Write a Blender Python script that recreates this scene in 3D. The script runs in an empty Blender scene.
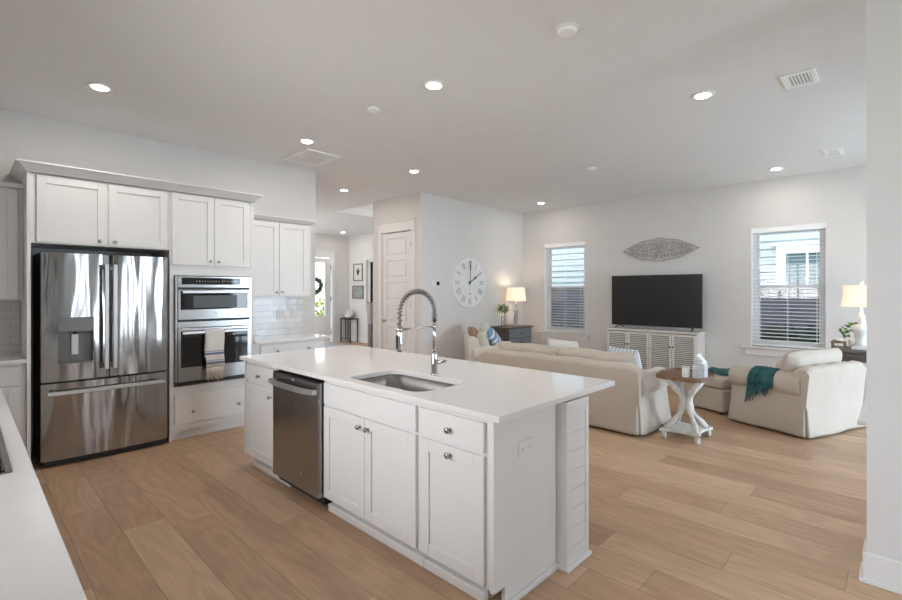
import bpy, math, random
from mathutils import Vector, Matrix
random.seed(7)
PI = math.pi
R = math.radians
sc = bpy.context.scene
C = sc.collection

# ------------------------------------------------------------------ camera
cam_d = bpy.data.cameras.new('camera')
cam = bpy.data.objects.new('camera', cam_d)
C.objects.link(cam)
cam.location = (0, 0, 1.47)
cam.rotation_euler = (R(90), 0, R(43.84))
cam_d.sensor_width = 36
cam_d.lens = 470 / 902 * 36
cam_d.shift_y = -9 / 902
cam_d.clip_start = 0.02
sc.camera = cam
# ------------------------------------------------------------------ world and daylight
w = bpy.data.worlds.new('sky')
sc.world = w
w.use_nodes = True
wn = w.node_tree
bg = wn.nodes['Background']
tc = wn.nodes.new('ShaderNodeTexCoord')
sep = wn.nodes.new('ShaderNodeSeparateXYZ')
rmp = wn.nodes.new('ShaderNodeValToRGB')
wn.links.new(tc.outputs['Generated'], sep.inputs[0])
wn.links.new(sep.outputs['Z'], rmp.inputs[0])
rmp.color_ramp.elements[0].color = (0.82, 0.91, 1.0, 1)
rmp.color_ramp.elements[1].color = (0.45, 0.65, 1.0, 1)
wn.links.new(rmp.outputs[0], bg.inputs[0])
bg.inputs[1].default_value = 3.8


H_ = 3.08


def area(name, loc, rot, sx, sy, power, col):
    d = bpy.data.lights.new(name, 'AREA')
    d.shape = 'RECTANGLE'
    d.size = sx
    d.size_y = sy
    d.energy = power
    d.color = col
    o = bpy.data.objects.new(name, d)
    C.objects.link(o)
    o.location = loc
    o.rotation_euler = rot
    return o


# window daylight on the right; back, hall and stair lamps are added fill
area('daylight_patio_door', (2.98, 6.2, 1.3), (0, R(90), 0), 2.4, 2.3, 155, (0.66, 0.83, 1.0))
area('daylight_dining_window', (2.98, 1.7, 1.5), (0, R(90), 0), 1.9, 0.30, 30, (0.82, 0.91, 1.0))
area('daylight_dining_window', (2.98, 2.75, 1.5), (0, R(90), 0), 1.9, 0.30, 30, (0.82, 0.91, 1.0))
area('added_kitchen_fill', (-2.2, -0.82, 1.75), (R(90), 0, 0), 2.4, 1.1, 44, (1.0, 0.955, 0.91))  # added lamp behind the camera that brightens the island fronts
area('added_stairwell_fill', (-7.7, 7.6, H_ + 1.6), (R(-90), 0, 0), 1.0, 1.2, 30, (0.95, 0.98, 1.0))  # added lamp that brightens the stairwell recess; no window is modelled
area('added_dining_fill', (1.75, -0.82, 1.5), (R(90), 0, 0), 1.5, 1.8, 34, (0.72, 0.86, 1.0))  # added bluish lamp behind the camera to brighten the island end panel
area('unseen_hall_fill', (-10.4, 3.3, 1.6), (R(90), 0, 0), 1.8, 1.8, 60, (0.95, 0.97, 1.0))  # fill lamp set in the unseen hall wall, away from the entry
sun_d = bpy.data.lights.new('sun', 'SUN')
sun_d.energy = 2.4
sun_d.angle = R(1)
sun_d.color = (1.0, 0.97, 0.92)
sun = bpy.data.objects.new('sun', sun_d)
C.objects.link(sun)
sun.rotation_euler = (R(30), 0, R(-6))
sc.view_settings.view_transform = 'Standard'
sc.view_settings.look = 'None'
sc.view_settings.gamma = 1
sc.view_settings.use_curve_mapping = False
sc.view_settings.exposure = 0.33
try:
    sc.cycles.diffuse_bounces = 6
except Exception:
    pass


# ------------------------------------------------------------------ materials
def node(nt, typ, **kw):
    n = nt.nodes.new(typ)
    for k, v in kw.items():
        if k.startswith('i_'):
            key = k[2:]
            key = int(key) if key.isdigit() else key.replace('_', ' ')
            n.inputs[key].default_value = v
        else:
            setattr(n, k, v)
    return n


def mat(name, col, rough=0.5, metal=0.0, bump=0.0, bscale=40, bstretch=(1, 1, 1), emis=None, estr=0, var=0.0, vscale=6, coat=0.0, sheen=0.0, bdist=0.01):
    m = bpy.data.materials.new(name)
    m.use_nodes = True
    nt = m.node_tree
    b = nt.nodes['Principled BSDF']
    b.inputs['Base Color'].default_value = (*col, 1)
    b.inputs['Roughness'].default_value = rough
    b.inputs['Metallic'].default_value = metal
    if coat:
        b.inputs['Coat Weight'].default_value = coat
    if sheen:
        b.inputs['Sheen Weight'].default_value = sheen
    if emis:
        b.inputs['Emission Color'].default_value = (*emis, 1)
        b.inputs['Emission Strength'].default_value = estr
    t = node(nt, 'ShaderNodeTexCoord')
    if bump:
        mp = node(nt, 'ShaderNodeMapping')
        mp.inputs['Scale'].default_value = bstretch
        nz = node(nt, 'ShaderNodeTexNoise')
        nz.inputs['Scale'].default_value = bscale
        nz.inputs['Detail'].default_value = 4
        bp = node(nt, 'ShaderNodeBump')
        bp.inputs['Strength'].default_value = bump
        bp.inputs['Distance'].default_value = bdist
        nt.links.new(t.outputs['Object'], mp.inputs[0])
        nt.links.new(mp.outputs[0], nz.inputs['Vector'])
        nt.links.new(nz.outputs[0], bp.inputs['Height'])
        nt.links.new(bp.outputs[0], b.inputs['Normal'])
    # every material gets a small procedural colour variation
    nz2 = node(nt, 'ShaderNodeTexNoise')
    nz2.inputs['Scale'].default_value = vscale
    nz2.inputs['Detail'].default_value = 3
    mx = node(nt, 'ShaderNodeMix', data_type='RGBA', blend_type='MULTIPLY')
    mx.inputs[0].default_value = 1
    cr = node(nt, 'ShaderNodeValToRGB')
    v = max(var, 0.02)
    cr.color_ramp.elements[0].position = 0.3
    cr.color_ramp.elements[1].position = 0.7
    cr.color_ramp.elements[0].color = (1 - v, 1 - v, 1 - v, 1)
    cr.color_ramp.elements[1].color = (1, 1, 1, 1)
    nt.links.new(t.outputs['Object'], nz2.inputs['Vector'])
    nt.links.new(nz2.outputs[0], cr.inputs[0])
    mx.inputs[6].default_value = (*col, 1)
    nt.links.new(cr.outputs[0], mx.inputs[7])
    nt.links.new(mx.outputs[2], b.inputs['Base Color'])
    return m


def M_(nt, op, a, b=None, c=None):
    n = nt.nodes.new('ShaderNodeMath')
    n.operation = op
    for i, v in enumerate((a, b, c)):
        if v is None:
            continue
        if isinstance(v, (int, float)):
            n.inputs[i].default_value = v
        else:
            nt.links.new(v, n.inputs[i])
    return n.outputs[0]


def wood_floor():
    m = bpy.data.materials.new('oak_plank_floor')
    m.use_nodes = True
    nt = m.node_tree
    L = nt.links.new
    b = nt.nodes['Principled BSDF']
    t = node(nt, 'ShaderNodeTexCoord')
    s = node(nt, 'ShaderNodeSeparateXYZ')
    L(t.outputs['Object'], s.inputs[0])
    x, y = s.outputs['X'], s.outputs['Y']
    W, LN = 0.232, 1.83
    yr = M_(nt, 'DIVIDE', M_(nt, 'SUBTRACT', y, 0.216), W)
    row = M_(nt, 'FLOOR', yr)
    fy = M_(nt, 'SUBTRACT', yr, row)
    wn1 = node(nt, 'ShaderNodeTexWhiteNoise', noise_dimensions='1D')
    L(row, wn1.inputs['W'])
    xs = M_(nt, 'DIVIDE', M_(nt, 'ADD', x, M_(nt, 'MULTIPLY', wn1.outputs['Value'], LN)), LN)
    colm = M_(nt, 'FLOOR', xs)
    fx = M_(nt, 'SUBTRACT', xs, colm)
    cb = node(nt, 'ShaderNodeCombineXYZ')
    L(row, cb.inputs[0])
    L(colm, cb.inputs[1])
    wn2 = node(nt, 'ShaderNodeTexWhiteNoise', noise_dimensions='2D')
    L(cb.outputs[0], wn2.inputs['Vector'])
    rnd = wn2.outputs['Value']
    # seams
    ey = M_(nt, 'MULTIPLY', M_(nt, 'MINIMUM', fy, M_(nt, 'SUBTRACT', 1, fy)), W)
    ex = M_(nt, 'MULTIPLY', M_(nt, 'MINIMUM', fx, M_(nt, 'SUBTRACT', 1, fx)), LN)
    e = M_(nt, 'MINIMUM', ex, ey)
    seam = node(nt, 'ShaderNodeMapRange')
    seam.inputs['From Min'].default_value = 0.0
    seam.inputs['From Max'].default_value = 0.0035
    L(e, seam.inputs['Value'])
    # grain coordinates: stretched along the plank, shifted per plank
    gv = node(nt, 'ShaderNodeCombineXYZ')
    L(M_(nt, 'ADD', M_(nt, 'MULTIPLY', x, 0.75), M_(nt, 'MULTIPLY', rnd, 37)), gv.inputs[0])
    L(M_(nt, 'ADD', M_(nt, 'MULTIPLY', y, 3.6), M_(nt, 'MULTIPLY', rnd, 91)), gv.inputs[1])
    L(M_(nt, 'MULTIPLY', rnd, 13), gv.inputs[2])
    n1 = node(nt, 'ShaderNodeTexNoise')
    n1.inputs['Scale'].default_value = 1.1
    n1.inputs['Detail'].default_value = 1.5
    L(gv.outputs[0], n1.inputs['Vector'])
    # cathedral rings = contour lines of the soft noise
    ring = M_(nt, 'SINE', M_(nt, 'MULTIPLY', n1.outputs[0], 60))
    n2 = node(nt, 'ShaderNodeTexNoise')
    n2.inputs['Scale'].default_value = 22
    n2.inputs['Detail'].default_value = 5
    gv2 = node(nt, 'ShaderNodeVectorMath', operation='MULTIPLY')
    gv2.inputs[1].default_value = (0.25, 1.6, 1)
    L(gv.outputs[0], gv2.inputs[0])
    L(gv2.outputs[0], n2.inputs['Vector'])
    n3 = node(nt, 'ShaderNodeTexNoise')
    n3.inputs['Scale'].default_value = 1.6
    n3.inputs['Detail'].default_value = 2
    L(t.outputs['Object'], n3.inputs['Vector'])
    base = node(nt, 'ShaderNodeValToRGB')
    els = base.color_ramp.elements
    els[0].color = (0.41, 0.262, 0.162, 1)
    els[1].color = (0.56, 0.385, 0.25, 1)
    els.new(0.5).color = (0.485, 0.318, 0.198, 1)
    L(rnd, base.inputs[0])
    g = M_(nt, 'ADD', M_(nt, 'MULTIPLY', ring, 0.055), M_(nt, 'MULTIPLY', M_(nt, 'SUBTRACT', n2.outputs[0], 0.5), 0.6))
    g = M_(nt, 'ADD', g, M_(nt, 'MULTIPLY', M_(nt, 'SUBTRACT', n3.outputs[0], 0.5), 0.25))
    g = M_(nt, 'ADD', g, 1.0)
    mx = node(nt, 'ShaderNodeVectorMath', operation='SCALE')
    L(base.outputs[0], mx.inputs[0])
    L(g, mx.inputs['Scale'])
    mx2 = node(nt, 'ShaderNodeVectorMath', operation='SCALE')
    L(mx.outputs[0], mx2.inputs[0])
    sm = M_(nt, 'ADD', M_(nt, 'MULTIPLY', seam.outputs[0], 0.45), 0.55)
    L(sm, mx2.inputs['Scale'])
    L(mx2.outputs[0], b.inputs['Base Color'])
    b.inputs['Roughness'].default_value = 0.42
    b.inputs['Specular IOR Level'].default_value = 0.4
    bp = node(nt, 'ShaderNodeBump')
    bp.inputs['Strength'].default_value = 0.15
    bp.inputs['Distance'].default_value = 0.004
    L(M_(nt, 'ADD', seam.outputs[0], M_(nt, 'MULTIPLY', n2.outputs[0], 0.3)), bp.inputs['Height'])
    L(bp.outputs[0], b.inputs['Normal'])
    return m


def tile_mat():
    m = bpy.data.materials.new('glazed_subway_tile')
    m.use_nodes = True
    nt = m.node_tree
    b = nt.nodes['Principled BSDF']
    t = node(nt, 'ShaderNodeTexCoord')
    s = node(nt, 'ShaderNodeSeparateXYZ')
    c = node(nt, 'ShaderNodeCombineXYZ')
    nt.links.new(t.outputs['Object'], s.inputs[0])
    nt.links.new(s.outputs['Y'], c.inputs[0])
    nt.links.new(s.outputs['Z'], c.inputs[1])
    br = node(nt, 'ShaderNodeTexBrick')
    br.inputs['Scale'].default_value = 1
    br.inputs['Brick Width'].default_value = 0.152
    br.inputs['Row Height'].default_value = 0.076
    br.inputs['Mortar Size'].default_value = 0.003
    br.inputs['Color1'].default_value = (0.74, 0.73, 0.71, 1)
    br.inputs['Color2'].default_value = (0.66, 0.65, 0.64, 1)
    br.inputs['Mortar'].default_value = (0.56, 0.55, 0.54, 1)
    nt.links.new(c.outputs[0], br.inputs['Vector'])
    nt.links.new(br.outputs[0], b.inputs['Base Color'])
    b.inputs['Roughness'].default_value = 0.12
    nz = node(nt, 'ShaderNodeTexNoise')
    nz.inputs['Scale'].default_value = 9
    nt.links.new(t.outputs['Object'], nz.inputs['Vector'])
    bp = node(nt, 'ShaderNodeBump')
    bp.inputs['Strength'].default_value = 0.5
    bp.inputs['Distance'].default_value = 0.006
    nt.links.new(M_(nt, 'ADD', M_(nt, 'MULTIPLY', br.outputs[1], -0.6), nz.outputs[0]), bp.inputs['Height'])
    nt.links.new(bp.outputs[0], b.inputs['Normal'])
    return m


def glass_mat(name, tint=(1, 1, 1), refl=0.08):
    m = bpy.data.materials.new(name)
    m.use_nodes = True
    nt = m.node_tree
    nt.nodes.remove(nt.nodes['Principled BSDF'])
    out = [n for n in nt.nodes if n.type == 'OUTPUT_MATERIAL'][0]
    tr = node(nt, 'ShaderNodeBsdfTransparent')
    tr.inputs[0].default_value = (*tint, 1)
    gl = node(nt, 'ShaderNodeBsdfGlossy')
    gl.inputs['Roughness'].default_value = 0.02
    fr = node(nt, 'ShaderNodeFresnel')
    fr.inputs[0].default_value = 1.45
    mx = node(nt, 'ShaderNodeMixShader')
    nt.links.new(fr.outputs[0], mx.inputs[0])
    nt.links.new(tr.outputs[0], mx.inputs[1])
    nt.links.new(gl.outputs[0], mx.inputs[2])
    nt.links.new(mx.outputs[0], out.inputs[0])
    return m


def steel_mat(name, col, rough, wav=0.5, scale=(2.2, 2.2, 0.55), dist=0.02):
    """brushed sheet steel: slow ripples that run up the sheet plus fine brushing"""
    m = bpy.data.materials.new(name)
    m.use_nodes = True
    nt = m.node_tree
    b = nt.nodes['Principled BSDF']
    b.inputs['Base Color'].default_value = (*col, 1)
    b.inputs['Metallic'].default_value = 1
    t = node(nt, 'ShaderNodeTexCoord')
    mp = node(nt, 'ShaderNodeMapping')
    mp.inputs['Scale'].default_value = scale
    nz = node(nt, 'ShaderNodeTexNoise')
    nz.inputs['Scale'].default_value = 1.6
    nz.inputs['Detail'].default_value = 1.0
    bp = node(nt, 'ShaderNodeBump')
    bp.inputs['Strength'].default_value = wav
    bp.inputs['Distance'].default_value = dist
    nt.links.new(t.outputs['Object'], mp.inputs[0])
    nt.links.new(mp.outputs[0], nz.inputs['Vector'])
    nt.links.new(nz.outputs[0], bp.inputs['Height'])
    nt.links.new(bp.outputs[0], b.inputs['Normal'])
    mp2 = node(nt, 'ShaderNodeMapping')
    mp2.inputs['Scale'].default_value = (3, 3, 220)
    nz2 = node(nt, 'ShaderNodeTexNoise')
    nz2.inputs['Scale'].default_value = 3
    nt.links.new(t.outputs['Object'], mp2.inputs[0])
    nt.links.new(mp2.outputs[0], nz2.inputs['Vector'])
    rr = node(nt, 'ShaderNodeMapRange')
    rr.inputs['To Min'].default_value = rough * 0.8
    rr.inputs['To Max'].default_value = rough * 1.25
    nt.links.new(nz2.outputs[0], rr.inputs['Value'])
    nt.links.new(rr.outputs[0], b.inputs['Roughness'])
    return m


def stripe_mat(name, base, bands, axis='Z', rough=0.9, coordspace='Object'):
    """cloth with woven stripes; bands = [(lo, hi, colour)] along one axis"""
    m = bpy.data.materials.new(name)
    m.use_nodes = True
    nt = m.node_tree
    b = nt.nodes['Principled BSDF']
    b.inputs['Roughness'].default_value = rough
    t = node(nt, 'ShaderNodeTexCoord')
    s = node(nt, 'ShaderNodeSeparateXYZ')
    nt.links.new(t.outputs[coordspace], s.inputs[0])
    v = s.outputs[axis]
    cur = None
    for lo, hi, c in bands:
        f = M_(nt, 'MULTIPLY', M_(nt, 'GREATER_THAN', v, lo), M_(nt, 'LESS_THAN', v, hi))
        mx = node(nt, 'ShaderNodeMix', data_type='RGBA')
        nt.links.new(f, mx.inputs[0])
        if cur is None:
            mx.inputs[6].default_value = (*base, 1)
        else:
            nt.links.new(cur, mx.inputs[6])
        mx.inputs[7].default_value = (*c, 1)
        cur = mx.outputs[2]
    nt.links.new(cur, b.inputs['Base Color'])
    return m


def wood_mat(name, c1, c2, scale=(2, 14, 14), rough=0.5):
    m = bpy.data.materials.new(name)
    m.use_nodes = True
    nt = m.node_tree
    b = nt.nodes['Principled BSDF']
    b.inputs['Roughness'].default_value = rough
    t = node(nt, 'ShaderNodeTexCoord')
    mp = node(nt, 'ShaderNodeMapping')
    mp.inputs['Scale'].default_value = scale
    nz = node(nt, 'ShaderNodeTexNoise')
    nz.inputs['Scale'].default_value = 3
    nz.inputs['Detail'].default_value = 6
    cr = node(nt, 'ShaderNodeValToRGB')
    cr.color_ramp.elements[0].position = 0.35
    cr.color_ramp.elements[1].position = 0.65
    cr.color_ramp.elements[0].color = (*c1, 1)
    cr.color_ramp.elements[1].color = (*c2, 1)
    nt.links.new(t.outputs['Object'], mp.inputs[0])
    nt.links.new(mp.outputs[0], nz.inputs['Vector'])
    nt.links.new(nz.outputs[0], cr.inputs[0])
    nt.links.new(cr.outputs[0], b.inputs['Base Color'])
    return m


def siding_mat():
    m = mat('pale_siding_paint', (0.42, 0.46, 0.43), 0.7, var=0.05)
    return m


WALL = mat('greige_wall_paint', (0.69, 0.67, 0.65), 0.75, bump=0.04, bscale=180)
CEIL = mat('flat_ceiling_paint', (0.78, 0.78, 0.78), 0.9, bump=0.04, bscale=160)
TRIM = mat('white_trim_paint', (0.76, 0.75, 0.74), 0.4)
CAB = mat('white_cabinet_paint', (0.76, 0.75, 0.735), 0.38)
QUARTZ = mat('white_quartz', (0.77, 0.74, 0.72), 0.08, var=0.03, vscale=14)
FLOOR = wood_floor()
TILE = tile_mat()
STEEL = steel_mat('brushed_stainless_steel', (0.42, 0.42, 0.42), 0.13, 0.5, (3.8, 3.8, 0.6), 0.045)
STEELP = steel_mat('plain_stainless_steel', (0.36, 0.355, 0.35), 0.2, 0.1)
HANDLE = mat('satin_steel_handle', (0.55, 0.545, 0.54), 0.38, 0.9)
STEELD = steel_mat('dark_stainless_steel', (0.42, 0.42, 0.425), 0.24, 0.25, (2, 2, 0.8), 0.02)
SINKM = steel_mat('satin_sink_steel', (0.27, 0.27, 0.27), 0.3, 0.05)
CHROME = mat('polished_chrome', (0.62, 0.62, 0.62), 0.08, 1.0)
NICKEL = mat('satin_nickel', (0.42, 0.40, 0.38), 0.3, 1.0)
PANELG = mat('satin_grey_panel', (0.17, 0.17, 0.17), 0.4, 0.4)
BLACK = mat('black_plastic', (0.012, 0.012, 0.012), 0.45)
BGLASS = mat('black_oven_glass', (0.012, 0.012, 0.013), 0.05)
SCREEN = mat('tv_screen_black', (0.012, 0.012, 0.013), 0.3)
GREYP = mat('grey_plastic', (0.18, 0.18, 0.18), 0.4)
WHITEC = mat('bright_white_enamel', (0.93, 0.93, 0.92), 0.5)
WHITEP = mat('white_plastic', (0.78, 0.78, 0.77), 0.4)
DARKP = mat('dark_void', (0.01, 0.01, 0.01), 0.9)
FAB = mat('linen_slipcover', (0.54, 0.48, 0.41), 0.95, bump=0.5, bscale=4.5, bstretch=(1, 1, 0.7), var=0.08, vscale=3, sheen=0.2, bdist=0.03)
FABW = mat('white_slipcover', (0.66, 0.62, 0.56), 0.95, bump=0.5, bscale=6, var=0.06, sheen=0.2, bdist=0.02)
TEAL = mat('teal_knit', (0.035, 0.14, 0.15), 0.95, bump=0.7, bscale=60, var=0.45, vscale=22)
TAN = mat('tan_cushion_cloth', (0.36, 0.25, 0.16), 0.95, bump=0.4, bscale=30, var=0.2)
WHC = mat('white_cushion_cloth', (0.72, 0.72, 0.70), 0.95, bump=0.3, bscale=30)
BLUEC = stripe_mat('blue_striped_cloth', (0.72, 0.74, 0.76), [(-0.2, -0.15, (0.2, 0.34, 0.5)), (-0.11, -0.06, (0.16, 0.30, 0.5)), (-0.02, 0.0, (0.1, 0.2, 0.35)), (0.04, 0.09, (0.2, 0.35, 0.55)), (0.13, 0.15, (0.1, 0.2, 0.35))], 'X')
TICK = stripe_mat('blue_ticking_cloth', (0.66, 0.68, 0.70), [(q, q + 0.012, (0.22, 0.32, 0.45)) for q in (-0.17, -0.12, -0.07, -0.02, 0.03, 0.08, 0.13, 0.18)], 'Y')
TOWEL = stripe_mat('striped_towel_cloth', (0.70, 0.68, 0.64), [(0.826, 0.848, (0.13, 0.19, 0.30)), (0.857, 0.867, (0.3, 0.36, 0.45)), (0.733, 0.755, (0.13, 0.19, 0.30)), (0.764, 0.774, (0.3, 0.36, 0.45))])
FRINGE = mat('cotton_fringe', (0.66, 0.62, 0.55), 0.95)
WOODT = wood_mat('walnut_brown_wood', (0.13, 0.07, 0.04), (0.25, 0.15, 0.09))
WOODD = wood_mat('dark_weathered_wood', (0.06, 0.045, 0.04), (0.13, 0.10, 0.085))
BLUEG = wood_mat('blue_lit_weathered_front', (0.13, 0.155, 0.18), (0.22, 0.245, 0.265))  # corner cabinet front, with the bluish daylight on it mixed into the colour
WHITEW = wood_mat('distressed_white_paint', (0.60, 0.58, 0.54), (0.76, 0.75, 0.72), (6, 6, 3))
CONS = wood_mat('whitewashed_console_wood', (0.66, 0.62, 0.56), (0.76, 0.73, 0.68), (3, 3, 10))
CONSP = mat('cream_louver_paint', (0.72, 0.69, 0.64), 0.6)
CARVE = wood_mat('whitewashed_carved_wood', (0.34, 0.30, 0.27), (0.62, 0.58, 0.54), (12, 12, 12), 0.8)
GREYL = wood_mat('grey_turned_wood', (0.28, 0.25, 0.22), (0.45, 0.42, 0.38), (6, 6, 6))
CERAM = mat('white_glazed_ceramic', (0.78, 0.78, 0.77), 0.15)
SHADE = mat('lit_linen_shade', (0.8, 0.72, 0.6), 0.9, emis=(1.0, 0.72, 0.48), estr=0.55)
LED = mat('lit_led_lens', (1, 1, 1), 0.5, emis=(1.0, 0.93, 0.82), estr=14)
LEAF = mat('green_leaf', (0.07, 0.19, 0.03), 0.6, var=0.4, vscale=20)
LEAFD = mat('dark_garden_leaf', (0.05, 0.12, 0.04), 0.7, var=0.5, vscale=8)
LEAFY = mat('sunny_yellow_leaf', (0.42, 0.42, 0.08), 0.7, var=0.4, vscale=8)
GLASS = glass_mat('clear_glass')
GLASSV = glass_mat('vase_glass', (0.93, 0.96, 0.95))
INSECT = glass_mat('insect_screen', (0.6, 0.6, 0.63))
VINYL = mat('white_vinyl', (0.80, 0.81, 0.81), 0.35)
SLAT = mat('white_blind_slat', (0.93, 0.93, 0.93), 0.45)
FRAMEB = wood_mat('brown_picture_frame', (0.12, 0.08, 0.05), (0.22, 0.16, 0.1))
PAPER = mat('cream_print_paper', (0.68, 0.66, 0.6), 0.8)
INK = mat('charcoal_ink', (0.05, 0.05, 0.05), 0.8)
ARTG = mat('misty_green_paint', (0.36, 0.42, 0.40), 0.8, var=0.45, vscale=9)
RUG = mat('pale_grey_rug', (0.50, 0.52, 0.56), 0.95, bump=0.3, bscale=60, var=0.2, vscale=5)
DKMETAL = mat('dark_bronze_metal', (0.03, 0.035, 0.04), 0.45, 0.3)
POSTM = mat('grey_brown_post_paint', (0.16, 0.15, 0.14), 0.5)
NUM = mat('grey_numeral_paint', (0.34, 0.33, 0.32), 0.6)
HAND = mat('dark_clock_hand', (0.03, 0.03, 0.035), 0.5)
CLOCKF = mat('white_clock_face', (0.78, 0.78, 0.77), 0.6, var=0.05)
SIDING = siding_mat()
FENCE = wood_mat('grey_fence_board', (0.17, 0.17, 0.19), (0.27, 0.27, 0.29), (8, 8, 1.5), 0.8)
LAWN = mat('lawn', (0.10, 0.16, 0.05), 0.95, var=0.4, vscale=4)
WINDARK = mat('neighbour_window_glass', (0.10, 0.15, 0.15), 0.1)
SOAP = mat('soft_white_paper', (0.82, 0.82, 0.82), 0.9)
TBOX = mat('pale_blue_tissue_carton', (0.62, 0.66, 0.70), 0.6, var=0.3, vscale=18)


# ------------------------------------------------------------------ mesh helpers
class MB:
    def __init__(s):
        s.v = []
        s.f = []
        s.sm = []

    def add(s, vs, fs, smooth=False):
        o = len(s.v)
        s.v += [Vector(p) for p in vs]
        s.f += [tuple(i + o for i in f) for f in fs]
        s.sm += [smooth] * len(fs)
        return s

    def box(s, x0, x1, y0, y1, z0, z1):
        vs = [(x, y, z) for z in (z0, z1) for x, y in ((x0, y0), (x1, y0), (x1, y1), (x0, y1))]
        return s.add(vs, [(3, 2, 1, 0), (4, 5, 6, 7), (0, 1, 5, 4), (1, 2, 6, 5), (2, 3, 7, 6), (3, 0, 4, 7)])

    def fb(s, fr, u0, u1, z0, z1, n0, n1):
        """box in a face frame: u along the face, n out of it"""
        O, U, N = fr
        vs = []
        for z in (z0, z1):
            for u, n in ((u0, n0), (u1, n0), (u1, n1), (u0, n1)):
                p = O + U * u + N * n
                vs.append((p.x, p.y, z))
        f = [(3, 2, 1, 0), (4, 5, 6, 7), (0, 1, 5, 4), (1, 2, 6, 5), (2, 3, 7, 6), (3, 0, 4, 7)]
        if U.cross(N).z < 0:
            f = [tuple(reversed(q)) for q in f]
        return s.add(vs, f)

    def cyl(s, p0, p1, r0, r1=None, n=16, caps=True):
        r1 = r0 if r1 is None else r1
        return s.tube([p0, p1], [r0, r1], n, caps)

    def tube(s, pts, r, n=10, caps=True, closed=False):
        pts = [Vector(p) for p in pts]
        k = len(pts)
        rs = r if isinstance(r, (list, tuple)) else [r] * k
        t0 = (pts[1] - pts[0]).normalized()
        up = Vector((0, 0, 1)) if abs(t0.z) < 0.9 else Vector((1, 0, 0))
        a = t0.cross(up).normalized()
        vs = []
        for i in range(k):
            if closed:
                t = (pts[(i + 1) % k] - pts[i - 1]).normalized()
            else:
                t = (pts[min(i + 1, k - 1)] - pts[max(i - 1, 0)]).normalized()
            a = (a - t * a.dot(t)).normalized()
            b = t.cross(a)
            for j in range(n):
                an = 2 * PI * j / n
                vs.append(pts[i] + (a * math.cos(an) + b * math.sin(an)) * rs[i])
        fs = []
        for i in range(k if closed else k - 1):
            i2 = (i + 1) % k
            for j in range(n):
                j2 = (j + 1) % n
                fs.append((i * n + j, i * n + j2, i2 * n + j2, i2 * n + j))
        s.add(vs, fs, True)
        if caps and not closed:
            o = len(s.v) - len(vs)
            s.f.append(tuple(o + j for j in reversed(range(n))))
            s.f.append(tuple(o + (k - 1) * n + j for j in range(n)))
            s.sm += [False, False]
        return s

    def lathe(s, prof, c=(0, 0, 0), n=24, ax=(0, 0, 1), smooth=True, caps=True):
        ax = Vector(ax).normalized()
        up = Vector((0, 0, 1)) if abs(ax.z) < 0.9 else Vector((1, 0, 0))
        a = ax.cross(up).normalized()
        b = ax.cross(a)
        c = Vector(c)
        vs = []
        for r, h in prof:
            for j in range(n):
                an = 2 * PI * j / n
                vs.append(c + ax * h + (a * math.cos(an) + b * math.sin(an)) * r)
        fs = [(i * n + j, i * n + (j + 1) % n, (i + 1) * n + (j + 1) % n, (i + 1) * n + j) for i in range(len(prof) - 1) for j in range(n)]
        s.add(vs, fs, smooth)
        if caps:
            o = len(s.v) - len(vs)
            s.f.append(tuple(o + j for j in reversed(range(n))))
            s.f.append(tuple(o + (len(prof) - 1) * n + j for j in range(n)))
            s.sm += [False, False]
        return s

    def extrude(s, poly, vec, smooth=False):
        """closed prism: polygon (3D points) swept along vec"""
        n = len(poly)
        p = [Vector(q) for q in poly]
        v = Vector(vec)
        s.add(p + [q + v for q in p], [tuple(reversed(range(n))), tuple(range(n, 2 * n))] + [(i, (i + 1) % n, n + (i + 1) % n, n + i) for i in range(n)], smooth)
        return s

    def grid(s, fn, nu, nv, smooth=True):
        vs = [fn(i / nu, j / nv) for j in range(nv + 1) for i in range(nu + 1)]
        fs = [(j * (nu + 1) + i, j * (nu + 1) + i + 1, (j + 1) * (nu + 1) + i + 1, (j + 1) * (nu + 1) + i) for j in range(nv) for i in range(nu)]
        return s.add(vs, fs, smooth)

    def pillow(s, c, sx, sy, sz, rot=None):
        """stuffed cushion: sx, sy across, sz thick"""
        rot = rot or Matrix.Identity(3)
        c = Vector(c)
        for sg in (1, -1):
            def fn(u, v, sg=sg):
                a, b = 2 * u - 1, 2 * v - 1
                h = (max(0, 1 - a ** 4) * max(0, 1 - b ** 4)) ** 0.45
                pinch = 1 - 0.07 * (1 - abs(a) ** 2) * (abs(b) ** 3) - 0.07 * (1 - abs(b) ** 2) * (abs(a) ** 3)
                if sg < 0:
                    a = -a
                return c + rot @ Vector((a * sx / 2 * pinch, b * sy / 2 * pinch, sg * h * sz / 2))
            s.grid(fn, 14, 14)
        return s

    def build(s, name, m, parent=None, bevel=0, smooth=None, seg=2, world=True, subsurf=0, solid=0):
        me = bpy.data.meshes.new(name)
        vs = s.v
        if parent is not None and world:
            inv = wmat(parent).inverted()
            vs = [inv @ p for p in vs]
        me.from_pydata([tuple(p) for p in vs], [], s.f)
        me.polygons.foreach_set('use_smooth', [bool(smooth) if smooth is not None else q for q in s.sm])
        me.update()
        o = bpy.data.objects.new(name, me)
        C.objects.link(o)
        o.data.materials.append(m)
        if parent is not None:
            o.parent = parent
        if solid:
            md = o.modifiers.new('solid', 'SOLIDIFY')
            md.thickness = solid
            md.offset = 0
        if bevel:
            md = o.modifiers.new('bevel', 'BEVEL')
            md.width = bevel
            md.segments = seg
            md.limit_method = 'ANGLE'
            md.angle_limit = R(35)
        if subsurf:
            md = o.modifiers.new('sub', 'SUBSURF')
            md.levels = subsurf
            md.render_levels = subsurf
        return o


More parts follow.
